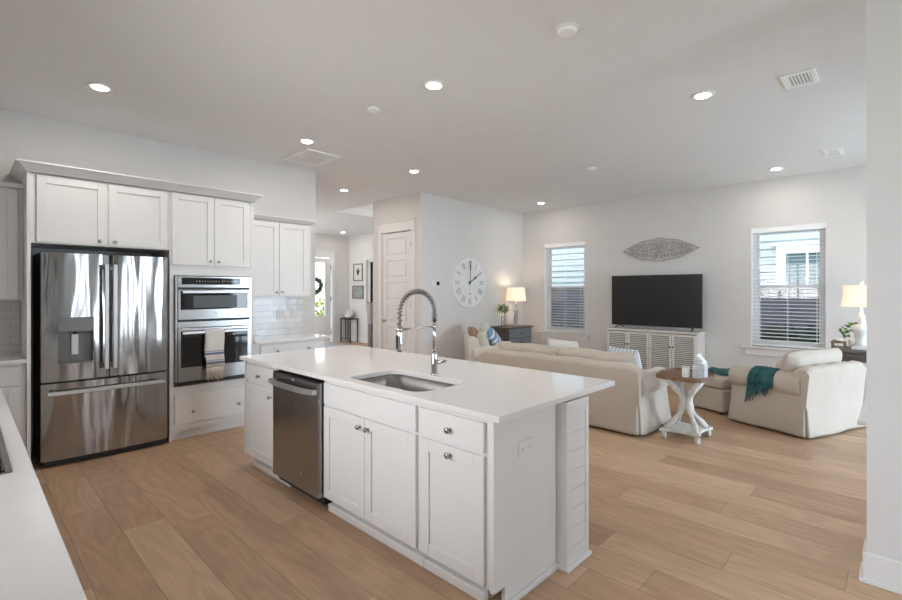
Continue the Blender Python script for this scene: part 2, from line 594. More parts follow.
def wmat(o):
    m = o.matrix_basis.copy() if hasattr(o, 'matrix_basis') else Matrix()
    m = Matrix.Translation(o.location) @ o.rotation_euler.to_matrix().to_4x4()
    return (wmat(o.parent) @ m) if o.parent else m


def thing(name, label, cat, loc=(0, 0, 0), rz=0, group=None):
    o = bpy.data.objects.new(name, None)
    o.empty_display_size = 0.1
    C.objects.link(o)
    o.location = loc
    o.rotation_euler = (0, 0, rz)
    return tag(o, label, cat, group)


def tag(o, label, cat, group=None, kind=None):
    o['label'] = label
    o['category'] = cat
    if group:
        o['group'] = group
    if kind:
        o['kind'] = kind
    return o


def struct(o, label=None, cat=None):
    o['kind'] = 'structure'
    if label:
        o['label'] = label
        o['category'] = cat or 'wall'
    return o


def copy_tree(o, parent=None):
    c = o.copy()
    C.objects.link(c)
    if parent is not None:
        c.parent = parent
    for ch in [q for q in bpy.data.objects if q.parent == o]:
        copy_tree(ch, c)
    return c


V = Vector
XF = lambda x: (V((x, 0, 0)), V((0, 1, 0)), V((1, 0, 0)))      # face looking along +X, u = world y
YF = lambda y: (V((0, y, 0)), V((1, 0, 0)), V((0, -1, 0)))     # face looking along -Y, u = world x


def shaker(name, fr, u0, u1, z0, z1, parent, m=CAB, rail=0.062, th=0.02):
    b = MB()
    b.fb(fr, u0, u0 + rail, z0, z1, 0, th)
    b.fb(fr, u1 - rail, u1, z0, z1, 0, th)
    b.fb(fr, u0 + rail, u1 - rail, z0, z0 + rail, 0, th)
    b.fb(fr, u0 + rail, u1 - rail, z1 - rail, z1, 0, th)
    b.fb(fr, u0 + rail, u1 - rail, z0 + rail, z1 - rail, 0, th - 0.009)
    return b.build(name, m, parent, bevel=0.0018, seg=1)


def slab(name, fr, u0, u1, z0, z1, parent, m=CAB, th=0.02, bevel=0.002):
    return MB().fb(fr, u0, u1, z0, z1, 0, th).build(name, m, parent, bevel=bevel, seg=1)


def knob(fr, u, z, parent, n0=0.02):
    O, U, N = fr
    c = O + U * u + N * n0 + V((0, 0, z))
    return MB().lathe([(0.007, 0), (0.006, 0.014), (0.013, 0.018), (0.016, 0.024), (0.013, 0.03), (0.004, 0.032)], c, 14, N).build('knob', NICKEL, parent)


def wall_with_holes(name, axis, p0, p1, a0, a1, z0, z1, holes, m=WALL):
    """axis 'x': wall spans a0..a1 along x, p0..p1 thick in y (and the other way round)"""
    b = MB()

    def put(a, c, lo, hi):
        if c - a < 1e-4 or hi - lo < 1e-4:
            return
        if axis == 'x':
            b.box(a, c, p0, p1, lo, hi)
        else:
            b.box(p0, p1, a, c, lo, hi)
    cur = a0
    for h0, h1, zb, zt in sorted(holes):
        put(cur, h0, z0, z1)
        put(h0, h1, z0, zb)
        put(h0, h1, zt, z1)
        cur = h1
    put(cur, a1, z0, z1)
    return struct(b.build(name, m))


# ------------------------------------------------------------------ room shell
H = 3.08
fl = MB().box(-12.1, 2.9, -0.7, 8.2, -0.1, 0.0)
struct(fl.build('floor', FLOOR))
cb = MB()
HX0, HX1, HY0, HY1 = -8.32, -6.93, 5.27, 7.7
cb.box(-12.1, HX0, -0.7, 8.2, H, H + 0.15)
cb.box(HX1, 2.9, -0.7, 8.2, H, H + 0.15)
cb.box(HX0, HX1, -0.7, HY0, H, H + 0.15)
cb.box(HX0, HX1, HY1, 8.2, H, H + 0.15)
struct(cb.build('ceiling', CEIL))
# stairwell shaft above the foyer
sw = MB()
sw.box(HX0 - 0.12, HX0, HY0 - 0.12, HY1 + 0.12, H + 0.15, H + 2.4)
sw.box(HX1, HX1 + 0.12, HY0 - 0.12, HY1 + 0.12, H + 0.15, H + 2.4)
sw.box(HX0, HX1, HY0 - 0.12, HY0, H + 0.15, H + 2.4)
sw.box(HX0, HX1, HY1, HY1 + 0.12, H + 0.15, H + 2.4)
sw.box(HX0 - 0.12, HX1 + 0.12, HY0 - 0.12, HY1 + 0.12, H + 2.4, H + 2.5)
struct(sw.build('wall_stairwell', WALL))

W1 = (-5.134, -4.25, 0.67, 2.40)
W2 = (-1.60, -0.735, 0.67, 2.39)
wall_with_holes('wall_television', 'x', 8.03, 8.18, -5.85, 2.9, 0, H, [W1, W2])
wall_with_holes('wall_kitchen', 'y', -5.90, -5.75, -0.7, 3.33, 0, H, [])
wall_with_holes('wall_back', 'x', -0.7, -0.55, -5.75, 2.9, 0, H, [(-3.4, -1.0, 1.2, 2.3), (1.0, 2.5, 0.6, 2.4)])
wall_with_holes('wall_right', 'y', 2.75, 2.9, -0.55, 8.03, 0, H, [(1.53, 1.87, 0.5, 2.5), (2.58, 2.92, 0.5, 2.5), (5.0, 7.4, 0.0, 2.5)])
wall_with_holes('wall_divider', 'x', 3.18, 3.32, -0.131, 0.42, 0, H, [])
wall_with_holes('wall_pantry', 'x', 5.17, 5.30, -6.93, -5.79, 0, H, [(-6.66, -5.875, 0, 2.485)])
wall_with_holes('wall_clock', 'y', -5.79, -5.66, 5.17, 8.03, 0, H, [])
wall_with_holes('wall_pantry_side', 'y', -6.93, -6.85, 5.30, 7.95, 0, H, [])
wall_with_holes('wall_foyer', 'x', 7.95, 8.1, -11.8, -6.93, 0, H, [(-10.98, -10.10, 0.9, 2.345)])
wall_with_holes('wall_entry', 'y', -11.95, -11.8, 3.0, 8.1, 0, H, [(6.18, 7.36, 0, 2.42)])
wall_with_holes('wall_hall', 'x', 3.18, 3.33, -11.8, -5.90, 0, H, [(-11.3, -9.5, 0.7, 2.5)])


def baseboard(name, fr, u0, u1, h=0.14, t=0.016):
    b = MB().fb(fr, u0, u1, 0.0, h, 0, t)
    b.fb(fr, u0, u1, 0.0, 0.02, t, t + 0.012)
    return struct(b.build(name, TRIM, bevel=0.003, seg=1))


baseboard('baseboard_television', YF(8.03), -5.66, 2.75)
baseboard('baseboard_clock', XF(-5.66), 5.17, 8.03)
baseboard('baseboard_pantry', YF(5.17), -5.76, -5.66)
baseboard('baseboard_foyer', YF(7.95), -11.8, -6.93)
baseboard('baseboard_entry', XF(-11.8), 7.44, 7.95)
baseboard('baseboard_kitchen', XF(-5.75), 3.15, 3.33)
bd = MB()
bd.box(-0.146, 0.42, 3.16, 3.18, 0, 0.148)
bd.box(-0.160, 0.42, 3.146, 3.16, 0, 0.022)
bd.box(-0.146, -0.126, 3.18, 3.34, 0, 0.148)
bd.box(-0.160, -0.146, 3.16, 3.34, 0, 0.022)
struct(bd.build('baseboard_divider', TRIM, bevel=0.003, seg=1))


# unseen slab added to keep the sun out of the back window
struct(MB().box(-12.1, 4.2, -2.2, -0.7, 3.15, 3.35).build('sun_block_slab', TRIM))

# ------------------------------------------------------------------ windows of the television wall
def make_window(num, x0, x1, z0, z1, screen=True):
    y = 8.03
    fr = MB()
    t = 0.045
    yy0, yy1 = y + 0.085, y + 0.135
    fr.box(x0, x0 + t, yy0, yy1, z0, z1)
    fr.box(x1 - t, x1, yy0, yy1, z0, z1)
    fr.box(x0 + t, x1 - t, yy0, yy1, z0, z0 + t)
    fr.box(x0 + t, x1 - t, yy0, yy1, z1 - t, z1)
    root = struct(fr.build('window_%d' % num, VINYL, bevel=0.003, seg=1))
    zm = (z0 + z1) / 2 - 0.02
    for nm, a, c, yo in (('upper_sash', zm, z1 - t, 0.115), ('lower_sash', z0 + t, zm + 0.05, 0.088)):
        s = MB()
        q = 0.04
        X0, X1 = x0 + t, x1 - t
        s.box(X0, X0 + q, y + yo, y + yo + 0.025, a, c)
        s.box(X1 - q, X1, y + yo, y + yo + 0.025, a, c)
        s.box(X0 + q, X1 - q, y + yo, y + yo + 0.025, a, a + q)
        s.box(X0 + q, X1 - q, y + yo, y + yo + 0.025, c - q, c)
        sa = s.build(nm, VINYL, root, bevel=0.003, seg=1)
        MB().box(X0 + q, X1 - q, y + yo + 0.010, y + yo + 0.014, a + q, c - q).build('pane', GLASS, sa)
    jl = MB()
    jl.box(x0, x0 + 0.006, y, y + 0.085, z0, z1)
    jl.box(x1 - 0.006, x1, y, y + 0.085, z0, z1)
    jl.box(x0 + 0.006, x1 - 0.006, y, y + 0.085, z1 - 0.006, z1)
    jl.build('jamb_liner', WHITEC, root)
    MB().box(x0 + t, x1 - t, y + 0.142, y + 0.144, z0 + t, zm).build('insect_screen', INSECT, root)
    s = MB()
    s.box(x0 - 0.12, x1 + 0.11, y - 0.045, y, z0 - 0.03, z0)
    s.box(x0, x1, y, y + 0.085, z0 - 0.03, z0)
    s.build('window_sill', TRIM, root, bevel=0.004)
    MB().box(x0 - 0.07, x1 + 0.07, y - 0.018, y, z0 - 0.13, z0 - 0.03).build('window_apron', TRIM, root, bevel=0.003)
    return root


make_window(1, *W1)
make_window(2, *W2)


def make_blinds(x0, x1, z0, z1, label):
    y = 8.03 + 0.045
    root = thing('window_blinds', label, 'blinds', ((x0 + x1) / 2, y, z1), group='white slatted window blinds')
    MB().box(x0 + 0.006, x1 - 0.006, y - 0.035, y + 0.03, z1 - 0.075, z1 - 0.002).build('head_rail', SLAT, root, bevel=0.004)
    s = MB()
    z = z1 - 0.12
    tilt = R(7)
    while z > z0 + 0.06:
        dy, dz = 0.029 * math.cos(tilt), 0.029 * math.sin(tilt)
        a = [(x0 + 0.01, y - dy, z - dz), (x0 + 0.01, y, z + 0.002), (x0 + 0.01, y + dy, z + dz), (x0 + 0.01, y + dy, z + dz - 0.003), (x0 + 0.01, y, z - 0.001), (x0 + 0.01, y - dy, z - dz - 0.003)]
        s.extrude(a, (x1 - x0 - 0.02, 0, 0))
        z -= 0.052
    s.build('slats', SLAT, root)
    MB().box(x0 + 0.01, x1 - 0.01, y - 0.026, y + 0.026, z0 + 0.008, z0 + 0.03).build('bottom_rail', SLAT, root, bevel=0.003)
    c = MB()
    for f in (0.12, 0.5, 0.88):
        X = x0 + (x1 - x0) * f
        for d in (-0.031, 0.031):
            c.box(X - 0.0018, X + 0.0018, y + d - 0.0012, y + d + 0.0012, z0 + 0.03, z1 - 0.07)
    c.build('ladder_cords', SLAT, root)
    MB().cyl((x0 + 0.10, y - 0.05, z1 - 0.08), (x0 + 0.10, y - 0.05, z1 - 0.95), 0.004, n=8).build('tilt_wand', VINYL, root)
    return root


make_blinds(*W1, 'white slatted blinds in the window left of the television')
make_blinds(*W2, 'white slatted blinds in the window right of the television')

# glazed openings; the unseen back and hall wall ones are added for their light
for num, (p, a0, a1, z0, z1, ax) in {3: (2.80, 1.53, 1.87, 0.5, 2.5, 'y'), 7: (2.80, 2.58, 2.92, 0.5, 2.5, 'y'), 4: (-0.66, -3.4, -1.0, 1.2, 2.3, 'x'), 8: (-0.66, 1.0, 2.5, 0.6, 2.4, 'x'), 5: (8.04, -10.98, -10.10, 0.9, 2.345, 'x'), 6: (3.22, -11.3, -9.5, 0.7, 2.5, 'x')}.items():
    b = MB()
    t = 0.05

    def q(a, c, lo, hi, d=0.05):
        if ax == 'x':
            b.box(a, c, p, p + d, lo, hi)
        else:
            b.box(p, p + d, a, c, lo, hi)
    q(a0, a0 + t, z0, z1)
    q(a1 - t, a1, z0, z1)
    q(a0 + t, a1 - t, z0, z0 + t)
    q(a0 + t, a1 - t, z1 - t, z1)
    q((a0 + a1) / 2 - 0.02, (a0 + a1) / 2 + 0.02, z0 + t, z1 - t)
    o = struct(b.build('window_%d' % num, VINYL))
    g = MB()
    if ax == 'x':
        g.box(a0 + t, a1 - t, p + 0.02, p + 0.024, z0 + t, z1 - t)
    else:
        g.box(p + 0.02, p + 0.024, a0 + t, a1 - t, z0 + t, z1 - t)
    g.build('pane', GLASS, o)
b = MB()
for yy in (5.0, 6.17, 7.34):
    b.box(2.80, 2.86, yy, yy + 0.06, 0, 2.5)
b.box(2.80, 2.86, 5.06, 6.17, 2.42, 2.5)
b.box(2.80, 2.86, 6.23, 7.34, 2.42, 2.5)
b.box(2.80, 2.86, 5.06, 6.17, 0, 0.08)
b.box(2.80, 2.86, 6.23, 7.34, 0, 0.08)
d3 = struct(b.build('door_3', VINYL))
MB().box(2.82, 2.825, 5.06, 6.17, 0.08, 2.42).build('pane', GLASS, d3)
MB().box(2.82, 2.825, 6.23, 7.34, 0.08, 2.42).build('pane', GLASS, d3)

# ------------------------------------------------------------------ pantry door
D0, D1, DT = -6.64, -5.89, 2.475
pd = MB()
fy = 5.187
pd.box(D0, D1, fy, fy + 0.04, 0.01, DT)
pdo = struct(pd.build('door_1', TRIM))
# five recessed panels drawn by raised rails and stiles
rl = MB()
st = 0.105
nP = 6
rail = 0.085
ph = (DT - 0.02 - rail * (nP + 1) - 0.08) / nP
rl.box(D0, D0 + st, fy - 0.014, fy, 0.01, DT)
rl.box(D1 - st, D1, fy - 0.014, fy, 0.01, DT)
z = 0.01
rl.box(D0 + st, D1 - st, fy - 0.014, fy, z, z + rail + 0.08)
z += rail + 0.08
pan = MB()
for i in range(nP):
    pan.box(D0 + st + 0.035, D1 - st - 0.035, fy - 0.011, fy, z + 0.03, z + ph - 0.03)
    z += ph
    rl.box(D0 + st, D1 - st, fy - 0.014, fy, z, min(z + rail, DT))
    z += rail
rl.build('rails', TRIM, pdo, bevel=0.003)
pan.build('raised_panels', TRIM, pdo, bevel=0.006)
k = MB().lathe([(0.028, 0), (0.028, 0.008), (0.012, 0.012), (0.011, 0.035), (0.024, 0.04), (0.028, 0.052), (0.022, 0.062), (0.006, 0.066)], (D0 + 0.065, fy - 0.011, 0.95), 16, (0, -1, 0))
k.build('door_knob', NICKEL, pdo)
for hz in (0.25, 1.25, 2.25):
    MB().cyl((D1 - 0.004, fy - 0.014, hz - 0.045), (D1 - 0.004, fy - 0.014, hz + 0.045), 0.008, n=10).build('hinge', NICKEL, pdo)
cs = MB()
cs.box(D0 - 0.11, D0 - 0.02, 5.152, 5.17, 0, 2.485)
cs.box(D1 + 0.02, D1 + 0.11, 5.152, 5.17, 0, 2.485)
cs.box(D0 - 0.11, D1 + 0.11, 5.148, 5.17, 2.485, 2.65)
cs.box(D0 - 0.125, D1 + 0.125, 5.135, 5.17, 2.65, 2.675)
cs.box(D0 - 0.02, D0 - 0.003, 5.17, 5.30, 0, 2.485)
cs.box(D1 + 0.003, D1 + 0.02, 5.17, 5.30, 0, 2.485)
struct(cs.build('trim_1', TRIM, bevel=0.003, seg=1))

# ------------------------------------------------------------------ entry door with glass
E0, E1 = 6.22, 7.33
ex = -11.86
ed = MB()
GY0, GY1, GZ0, GZ1 = 6.40, 7.15, 0.76, 2.27
ed.box(ex, ex + 0.045, E0, GY0, 0.01, 2.40)
ed.box(ex, ex + 0.045, GY1, E1, 0.01, 2.40)
ed.box(ex, ex + 0.045, GY0, GY1, 0.01, GZ0)
ed.box(ex, ex + 0.045, GY0, GY1, GZ1, 2.40)
edo = struct(ed.build('door_2', TRIM, bevel=0.003, seg=1))
MB().box(ex + 0.02, ex + 0.026, GY0, GY1, GZ0, GZ1).build('pane', GLASS, edo)
lm = MB()
for a, c, lo, hi in ((GY0 - 0.03, GY0, GZ0 - 0.03, GZ1 + 0.03), (GY1, GY1 + 0.03, GZ0 - 0.03, GZ1 + 0.03), (GY0, GY1, GZ0 - 0.03, GZ0), (GY0, GY1, GZ1, GZ1 + 0.03)):
    lm.box(ex + 0.045, ex + 0.058, a, c, lo, hi)
lm.build('glazing_bead', TRIM, edo)
pn = MB().box(ex + 0.045, ex + 0.055, GY0, GY1, 0.18, 0.60)
pn.build('lower_panel', TRIM, edo, bevel=0.006)
for hz in (0.3, 1.25, 2.15):
    MB().box(ex + 0.04, ex + 0.062, E1 - 0.012, E1 + 0.012, hz - 0.06, hz + 0.06).build('hinge', NICKEL, edo)
cs = MB()
cs.box(-11.8, -11.78, E1 + 0.03, E1 + 0.12, 0, 2.42)
cs.box(-11.8, -11.78, E0 - 0.13, E0 - 0.04, 0, 2.42)
cs.box(-11.8, -11.775, E0 - 0.13, E1 + 0.12, 2.42, 2.60)
cs.box(-11.8, -11.76, E0 - 0.15, E1 + 0.14, 2.60, 2.63)
struct(cs.build('trim_2', TRIM, bevel=0.003, seg=1))
wr = MB()
rnd = random.Random(3)
for i in range(700):
    a = rnd.uniform(0, 2 * PI)
    rr = 0.19 + rnd.gauss(0, 0.034)
    c = V((ex + 0.09 + rnd.uniform(-0.025, 0.03), 6.80 + rr * math.cos(a), 1.62 + rr * math.sin(a)))
    d = V((rnd.uniform(-.3, .5), rnd.gauss(0, 1), rnd.gauss(0, 1))).normalized() * 0.045
    n = V((1, rnd.gauss(0, .4), rnd.gauss(0, .4))).cross(d).normalized() * 0.012
    wr.add([c - d, c + n, c + d, c - n], [(0, 1, 2, 3)])
ww = wr.build('door_wreath', LEAFD)
tag(ww, 'round green leafy wreath hanging on the glass of the entry door', 'wreath')

# ------------------------------------------------------------------ ceiling fittings
LIGHTS = [(-4.565, 0.756, 'recessed ceiling light above the refrigerator, nearest the left edge'),
          (-2.64, 2.557, 'recessed ceiling light above the island, largest in the middle of the ceiling'),
          (-4.61, 2.568, 'recessed ceiling light beside the square return air grille'),
          (-6.42, 4.222, 'recessed ceiling light in the hall opening left of the pantry door'),
          (-4.726, 4.204, 'recessed ceiling light in front of the pantry door'),
          (-1.181, 4.218, 'recessed ceiling light left of the small ceiling supply vent'),
          (-1.198, 7.414, 'recessed ceiling light above the right window blinds'),
          (-4.77, 7.342, 'recessed ceiling light above the left window blinds'),
          (-11.01, 7.209, 'recessed ceiling light in the foyer by the entry door')]


def make_can(x, y, label):
    t = thing('recessed_light', label, 'ceiling light', (x, y, H), group='recessed ceiling lights')
    MB().lathe([(0.088, 0), (0.088, -0.005), (0.080, -0.010), (0.058, -0.008), (0.052, -0.001)], (x, y, H), 32, caps=False).build('trim_ring', WHITEP, t)
    MB().lathe([(0.052, -0.001), (0.050, -0.013), (0.036, -0.017), (0.01, -0.018)], (x, y, H), 28).build('lens', LED, t)
    ld = bpy.data.lights.new('downlight', 'AREA')
    ld.shape = 'DISK'
    ld.size = 0.12
    ld.energy = 3.4 if y > 5 else 6.5
    ld.color = (1.0, 0.93, 0.86)
    lo = bpy.data.objects.new('downlight', ld)
    C.objects.link(lo)
    lo.parent = t
    lo.location = (0, 0, -0.022)
    return t


for a in LIGHTS:
    make_can(*a)

t = thing('smoke_detector', 'round white smoke detector on the ceiling near the top edge', 'smoke detector', (-1.477, 2.56, H))
MB().lathe([(0.072, 0), (0.072, -0.012), (0.066, -0.018)], (-1.477, 2.56, H), 32).build('base', WHITEP, t)
MB().lathe([(0.062, -0.018), (0.060, -0.030), (0.045, -0.036)], (-1.477, 2.56, H), 32).build('cover', WHITEC, t)
for x, y, r, lab in ((-3.37, 2.52, 0.045, 'small flat white sensor disc on the ceiling above the faucet'), (-2.93, 5.715, 0.045, 'small flat white sensor disc on the ceiling above the television')):
    tag(MB().lathe([(r * 1.2, 0), (r * 1.2, -0.014), (r, -0.020)], (x, y, H), 24).build('ceiling_sensor', WHITEC), lab, 'sensor', 'ceiling sensor discs')

# return air grille
gx0, gx1, gy0, gy1 = -5.42, -4.84, 2.70, 3.14
t = thing('return_air_grille', 'large square white louvred air grille on the kitchen ceiling', 'ceiling vent', ((gx0 + gx1) / 2, (gy0 + gy1) / 2, H))
f = MB()
for a in ((gx0, gx1, gy0, gy0 + 0.035), (gx0, gx1, gy1 - 0.035, gy1), (gx0, gx0 + 0.035, gy0 + 0.035, gy1 - 0.035), (gx1 - 0.035, gx1, gy0 + 0.035, gy1 - 0.035)):
    f.box(*a, H - 0.016, H)
f.build('frame', WHITEC, t, bevel=0.003)
f = MB()
n = 15
for i in range(n):
    y = gy0 + 0.045 + (gy1 - gy0 - 0.09) * i / (n - 1)
    f.add([(gx0 + 0.035, y - 0.013, H - 0.014), (gx1 - 0.035, y - 0.013, H - 0.014), (gx1 - 0.035, y + 0.013, H - 0.010), (gx0 + 0.035, y + 0.013, H - 0.010)], [(0, 1, 2, 3)])
f.build('louvers', WHITEC, t, solid=0.0015)


def register(x0, x1, y0, y1, label, dark):
    t = thing('supply_vent', label, 'ceiling vent', ((x0 + x1) / 2, (y0 + y1) / 2, H))
    f = MB()
    e = 0.035
    for a in ((x0, x1, y0, y0 + e), (x0, x1, y1 - e, y1), (x0, x0 + e, y0 + e, y1 - e), (x1 - e, x1, y0 + e, y1 - e)):
        f.box(*a, H - 0.012, H)
    f.build('frame', WHITEC, t, bevel=0.003)
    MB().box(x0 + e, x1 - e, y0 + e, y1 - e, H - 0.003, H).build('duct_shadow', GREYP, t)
    f = MB()
    for i in range(7):
        x = x0 + e + 0.008 + (x1 - x0 - 2 * e - 0.016) * i / 6
        f.add([(x - 0.006, y0 + e, H - 0.010), (x - 0.006, y1 - e, H - 0.010), (x + 0.006, y1 - e, H - 0.004), (x + 0.006, y0 + e, H - 0.004)], [(0, 1, 2, 3)])
    f.build('vanes', WHITEP, t, solid=0.0015)
    return t


register(-0.665, -0.455, 4.25, 4.54, 'rectangular white ceiling supply vent near the upper right corner', True)
register(-0.665, -0.49, 6.80, 7.15, 'white ceiling supply vent above the right window, smaller in view', True)

# ------------------------------------------------------------------ kitchen wall: refrigerator cabinet and oven cabinet
KX = -5.12      # face of the tall units
KF = XF(KX - 0.02)


def crown(name, label, pts_y, xf, z0, z1, proj, back, left_ret=True, right_ret=True, lx=None):
    """angled crown moulding on the front with returns at the ends"""
    y0, y1 = pts_y
    b = MB()
    prof = [(0, z0), (0.008, z0 + 0.008), (0.012, z0 + 0.015), (proj * 0.55, z1 - 0.035), (proj * 0.85, z1 - 0.016), (proj, z1 - 0.012), (proj, z1), (0, z1)]
    # mitred loops
    loops = []
    rings = []
    for (px, pz) in prof:
        ring = [(back, y0 - px, pz), (xf + px, y0 - px, pz), (xf + px, y1 + px, pz), (back, y1 + px, pz)]
        rings.append(ring)
    vs = [p for r_ in rings for p in r_]
    fs = []
    for i in range(len(prof) - 1):
        for j in range(3):
            fs.append((i * 4 + j, i * 4 + j + 1, (i + 1) * 4 + j + 1, (i + 1) * 4 + j))
    n = len(prof) - 1
    fs.append((n * 4, n * 4 + 1, n * 4 + 2, n * 4 + 3))
    b.add(vs, fs)
    o = b.build(name, CAB)
    tag(o, label, 'crown molding', 'crown moldings on the wall cabinets')
    return o


# refrigerator surround
t = thing('refrigerator_cabinet', 'white cabinet with side panel above the stainless refrigerator', 'cabinet', (-5.43, 0.9, 0))
MB().box(-5.747, KX, 0.366, 0.391, 0, 2.44).build('side_panel', CAB, t, bevel=0.001)
b = MB()
b.box(-5.747, KX - 0.02, 0.391, 1.40, 1.866, 2.44)
b.build('body', CAB, t)
shaker('door', KF, 0.425, 0.892, 1.875, 2.425, t)
d2_ = shaker('door', KF, 0.912, 1.378, 1.875, 2.425, t)
MB().fb(KF, 0.391, 0.42, 1.866, 2.44, 0, 0.002).build('stile', CAB, t)
dd = [o for o in bpy.data.objects if o.parent == t and o.name.startswith('door')]
knob(KF, 0.845, 1.91, dd[0])
knob(KF, 0.955, 1.91, dd[1])
# oven cabinet
t = thing('oven_cabinet', 'tall white cabinet holding the built-in ovens', 'cabinet', (-5.43, 1.81, 0))
b = MB()
b.box(-5.747, KX - 0.02, 1.40, 1.425, 0.0, 2.44)
b.box(-5.747, KX - 0.02, 2.195, 2.222, 0.0, 2.44)
b.box(-5.747, KX - 0.02, 1.425, 2.195, 1.63, 2.44)
b.box(-5.747, KX - 0.02, 1.425, 2.195, 0.09, 0.51)
b.build('body', CAB, t)
b = MB()
b.fb(KF, 1.40, 1.436, 0.09, 2.44, 0, 0.003)
b.fb(KF, 2.186, 2.222, 0.09, 2.44, 0, 0.003)
b.fb(KF, 1.436, 2.186, 1.625, 1.72, 0, 0.003)
b.fb(KF, 1.436, 2.186, 0.46, 0.53, 0, 0.003)
b.build('face_frame', CAB, t)
a1 = shaker('door', KF, 1.418, 1.803, 1.727, 2.432, t)
a2 = shaker('door', KF, 1.808, 2.168, 1.727, 2.432, t)
knob(KF, 1.765, 1.772, a1)
knob(KF, 1.845, 1.772, a2)
dr = slab('drawer', KF, 1.44, 2.165, 0.155, 0.452, t)
knob(KF, 1.60, 0.27, dr)
knob(KF, 2.05, 0.27, dr)
b = MB()
b.box(-5.20, -5.185, 1.40, 2.222, 0, 0.10)
b.build('toe_board', CAB, t)
crown('crown_molding', 'white crown molding over the refrigerator and oven cabinets', (0.366, 2.222), KX, 2.441, 2.52, 0.072, -5.747)

# upper cabinets beside
UX = -5.40
UF = XF(UX)


def wall_cab(y0, y1, z0, z1, label, doors, knobs, side='right'):
    t = thing('wall_cabinet', label, 'cabinet', (-5.58, (y0 + y1) / 2, z0))
    MB().box(-5.747, UX, y0, y1, z0, z1).build('body', CAB, t, bevel=0.001)
    ds = []
    for a, c in doors:
        ds.append(shaker('door', UF, a, c, z0 + 0.012, z1 - 0.012, t))
    for i, y in knobs:
        knob(UF, y, z0 + 0.06, ds[i])
    return t


wall_cab(2.224, 3.06, 1.398, 2.30, 'white two-door wall cabinet right of the ovens', [(2.262, 2.632), (2.638, 3.015)], [(0, 2.60), (1, 2.67)])
wall_cab(-0.16, 0.364, 1.398, 2.335, 'white wall cabinet at the left edge beside the refrigerator panel', [(-0.12, 0.33)], [])
crown('crown_molding', 'white crown molding over the wall cabinet right of the ovens', (2.275, 3.06), UX + 0.02, 2.301, 2.355, 0.05, -5.747)
b = MB()
b.box(-5.747, UX + 0.035, -0.16, 0.364, 2.336, 2.372)
tag(b.build('crown_molding', CAB, bevel=0.004), 'low flat molding on the wall cabinet at the left edge', 'crown molding', 'crown moldings on the wall cabinets')

# base cabinets
BF = XF(-5.16)
t = thing('base_cabinet', 'white base cabinet with wide two-knob drawer right of the ovens', 'cabinet', (-5.45, 2.65, 0))
MB().box(-5.747, -5.16, 2.225, 3.11, 0.10, 0.885).build('body', CAB, t, bevel=0.001)
dr = slab('drawer', BF, 2.30, 3.07, 0.715, 0.862, t)
knob(BF, 2.49, 0.79, dr)
knob(BF, 2.88, 0.79, dr)
a1 = shaker('door', BF, 2.30, 2.683, 0.12, 0.70, t)
a2 = shaker('door', BF, 2.689, 3.07, 0.12, 0.70, t)
knob(BF, 2.64, 0.64, a1)
knob(BF, 2.73, 0.64, a2)
MB().box(-5.70, -5.235, 2.224, 3.11, 0, 0.10).build('toe_board', CAB, t)
t = thing('base_cabinet', 'white base cabinet at the left edge below the tiled counter', 'cabinet', (-5.45, 0.0, 0))
MB().box(-5.747, -5.16, 0.12, 0.364, 0.10, 0.885).build('body', CAB, t, bevel=0.001)
dr = slab('drawer', BF, 0.125, 0.32, 0.715, 0.862, t)
a1 = shaker('door', BF, 0.125, 0.32, 0.12, 0.70, t)
MB().box(-5.70, -5.235, 0.12, 0.364, 0, 0.10).build('toe_board', CAB, t)
# run under the near counter
t = thing('base_cabinet', 'white base cabinet run under the counter in the lower left corner', 'cabinet', (-2.0, -0.2, 0))
MB().box(-5.13, 0.9, -0.547, 0.10, 0.10, 0.885).build('body', CAB, t)
NF = (V((0, 0.10, 0)), V((1, 0, 0)), V((0, 1, 0)))
for i in range(8):
    x = -5.0 + i * 0.73
    shaker('door', NF, x + 0.005, x + 0.72, 0.12, 0.862, t)
MB().box(-5.13, 0.9, -0.5, 0.03, 0, 0.10).build('toe_board', CAB, t)

tag(MB().box(-5.75, -5.105, 2.224, 3.16, 0.887, 0.917).build('countertop', QUARTZ, bevel=0.003), 'white quartz countertop below the tiled wall right of the ovens', 'countertop')
b = MB()
pl = [(-5.75, 0.364), (-5.75, -0.55), (0.93, -0.55), (0.93, 0.157), (-5.105, 0.157), (-5.105, 0.364)]
b.extrude([(x, y, 0.887) for x, y in pl], (0, 0, 0.03))
tag(b.build('countertop', QUARTZ, bevel=0.003), 'white quartz countertop running out of the lower left corner', 'countertop')

# backsplashes
for y0, y1, lab in ((2.224, 3.15, 'white subway tile backsplash right of the ovens'), (-0.55, 0.364, 'white subway tile backsplash at the left edge')):
    tag(MB().box(-5.75, -5.742, y0, y1, 0.918, 1.397).build('tile_backsplash', TILE), lab, 'backsplash', 'subway tile backsplashes')


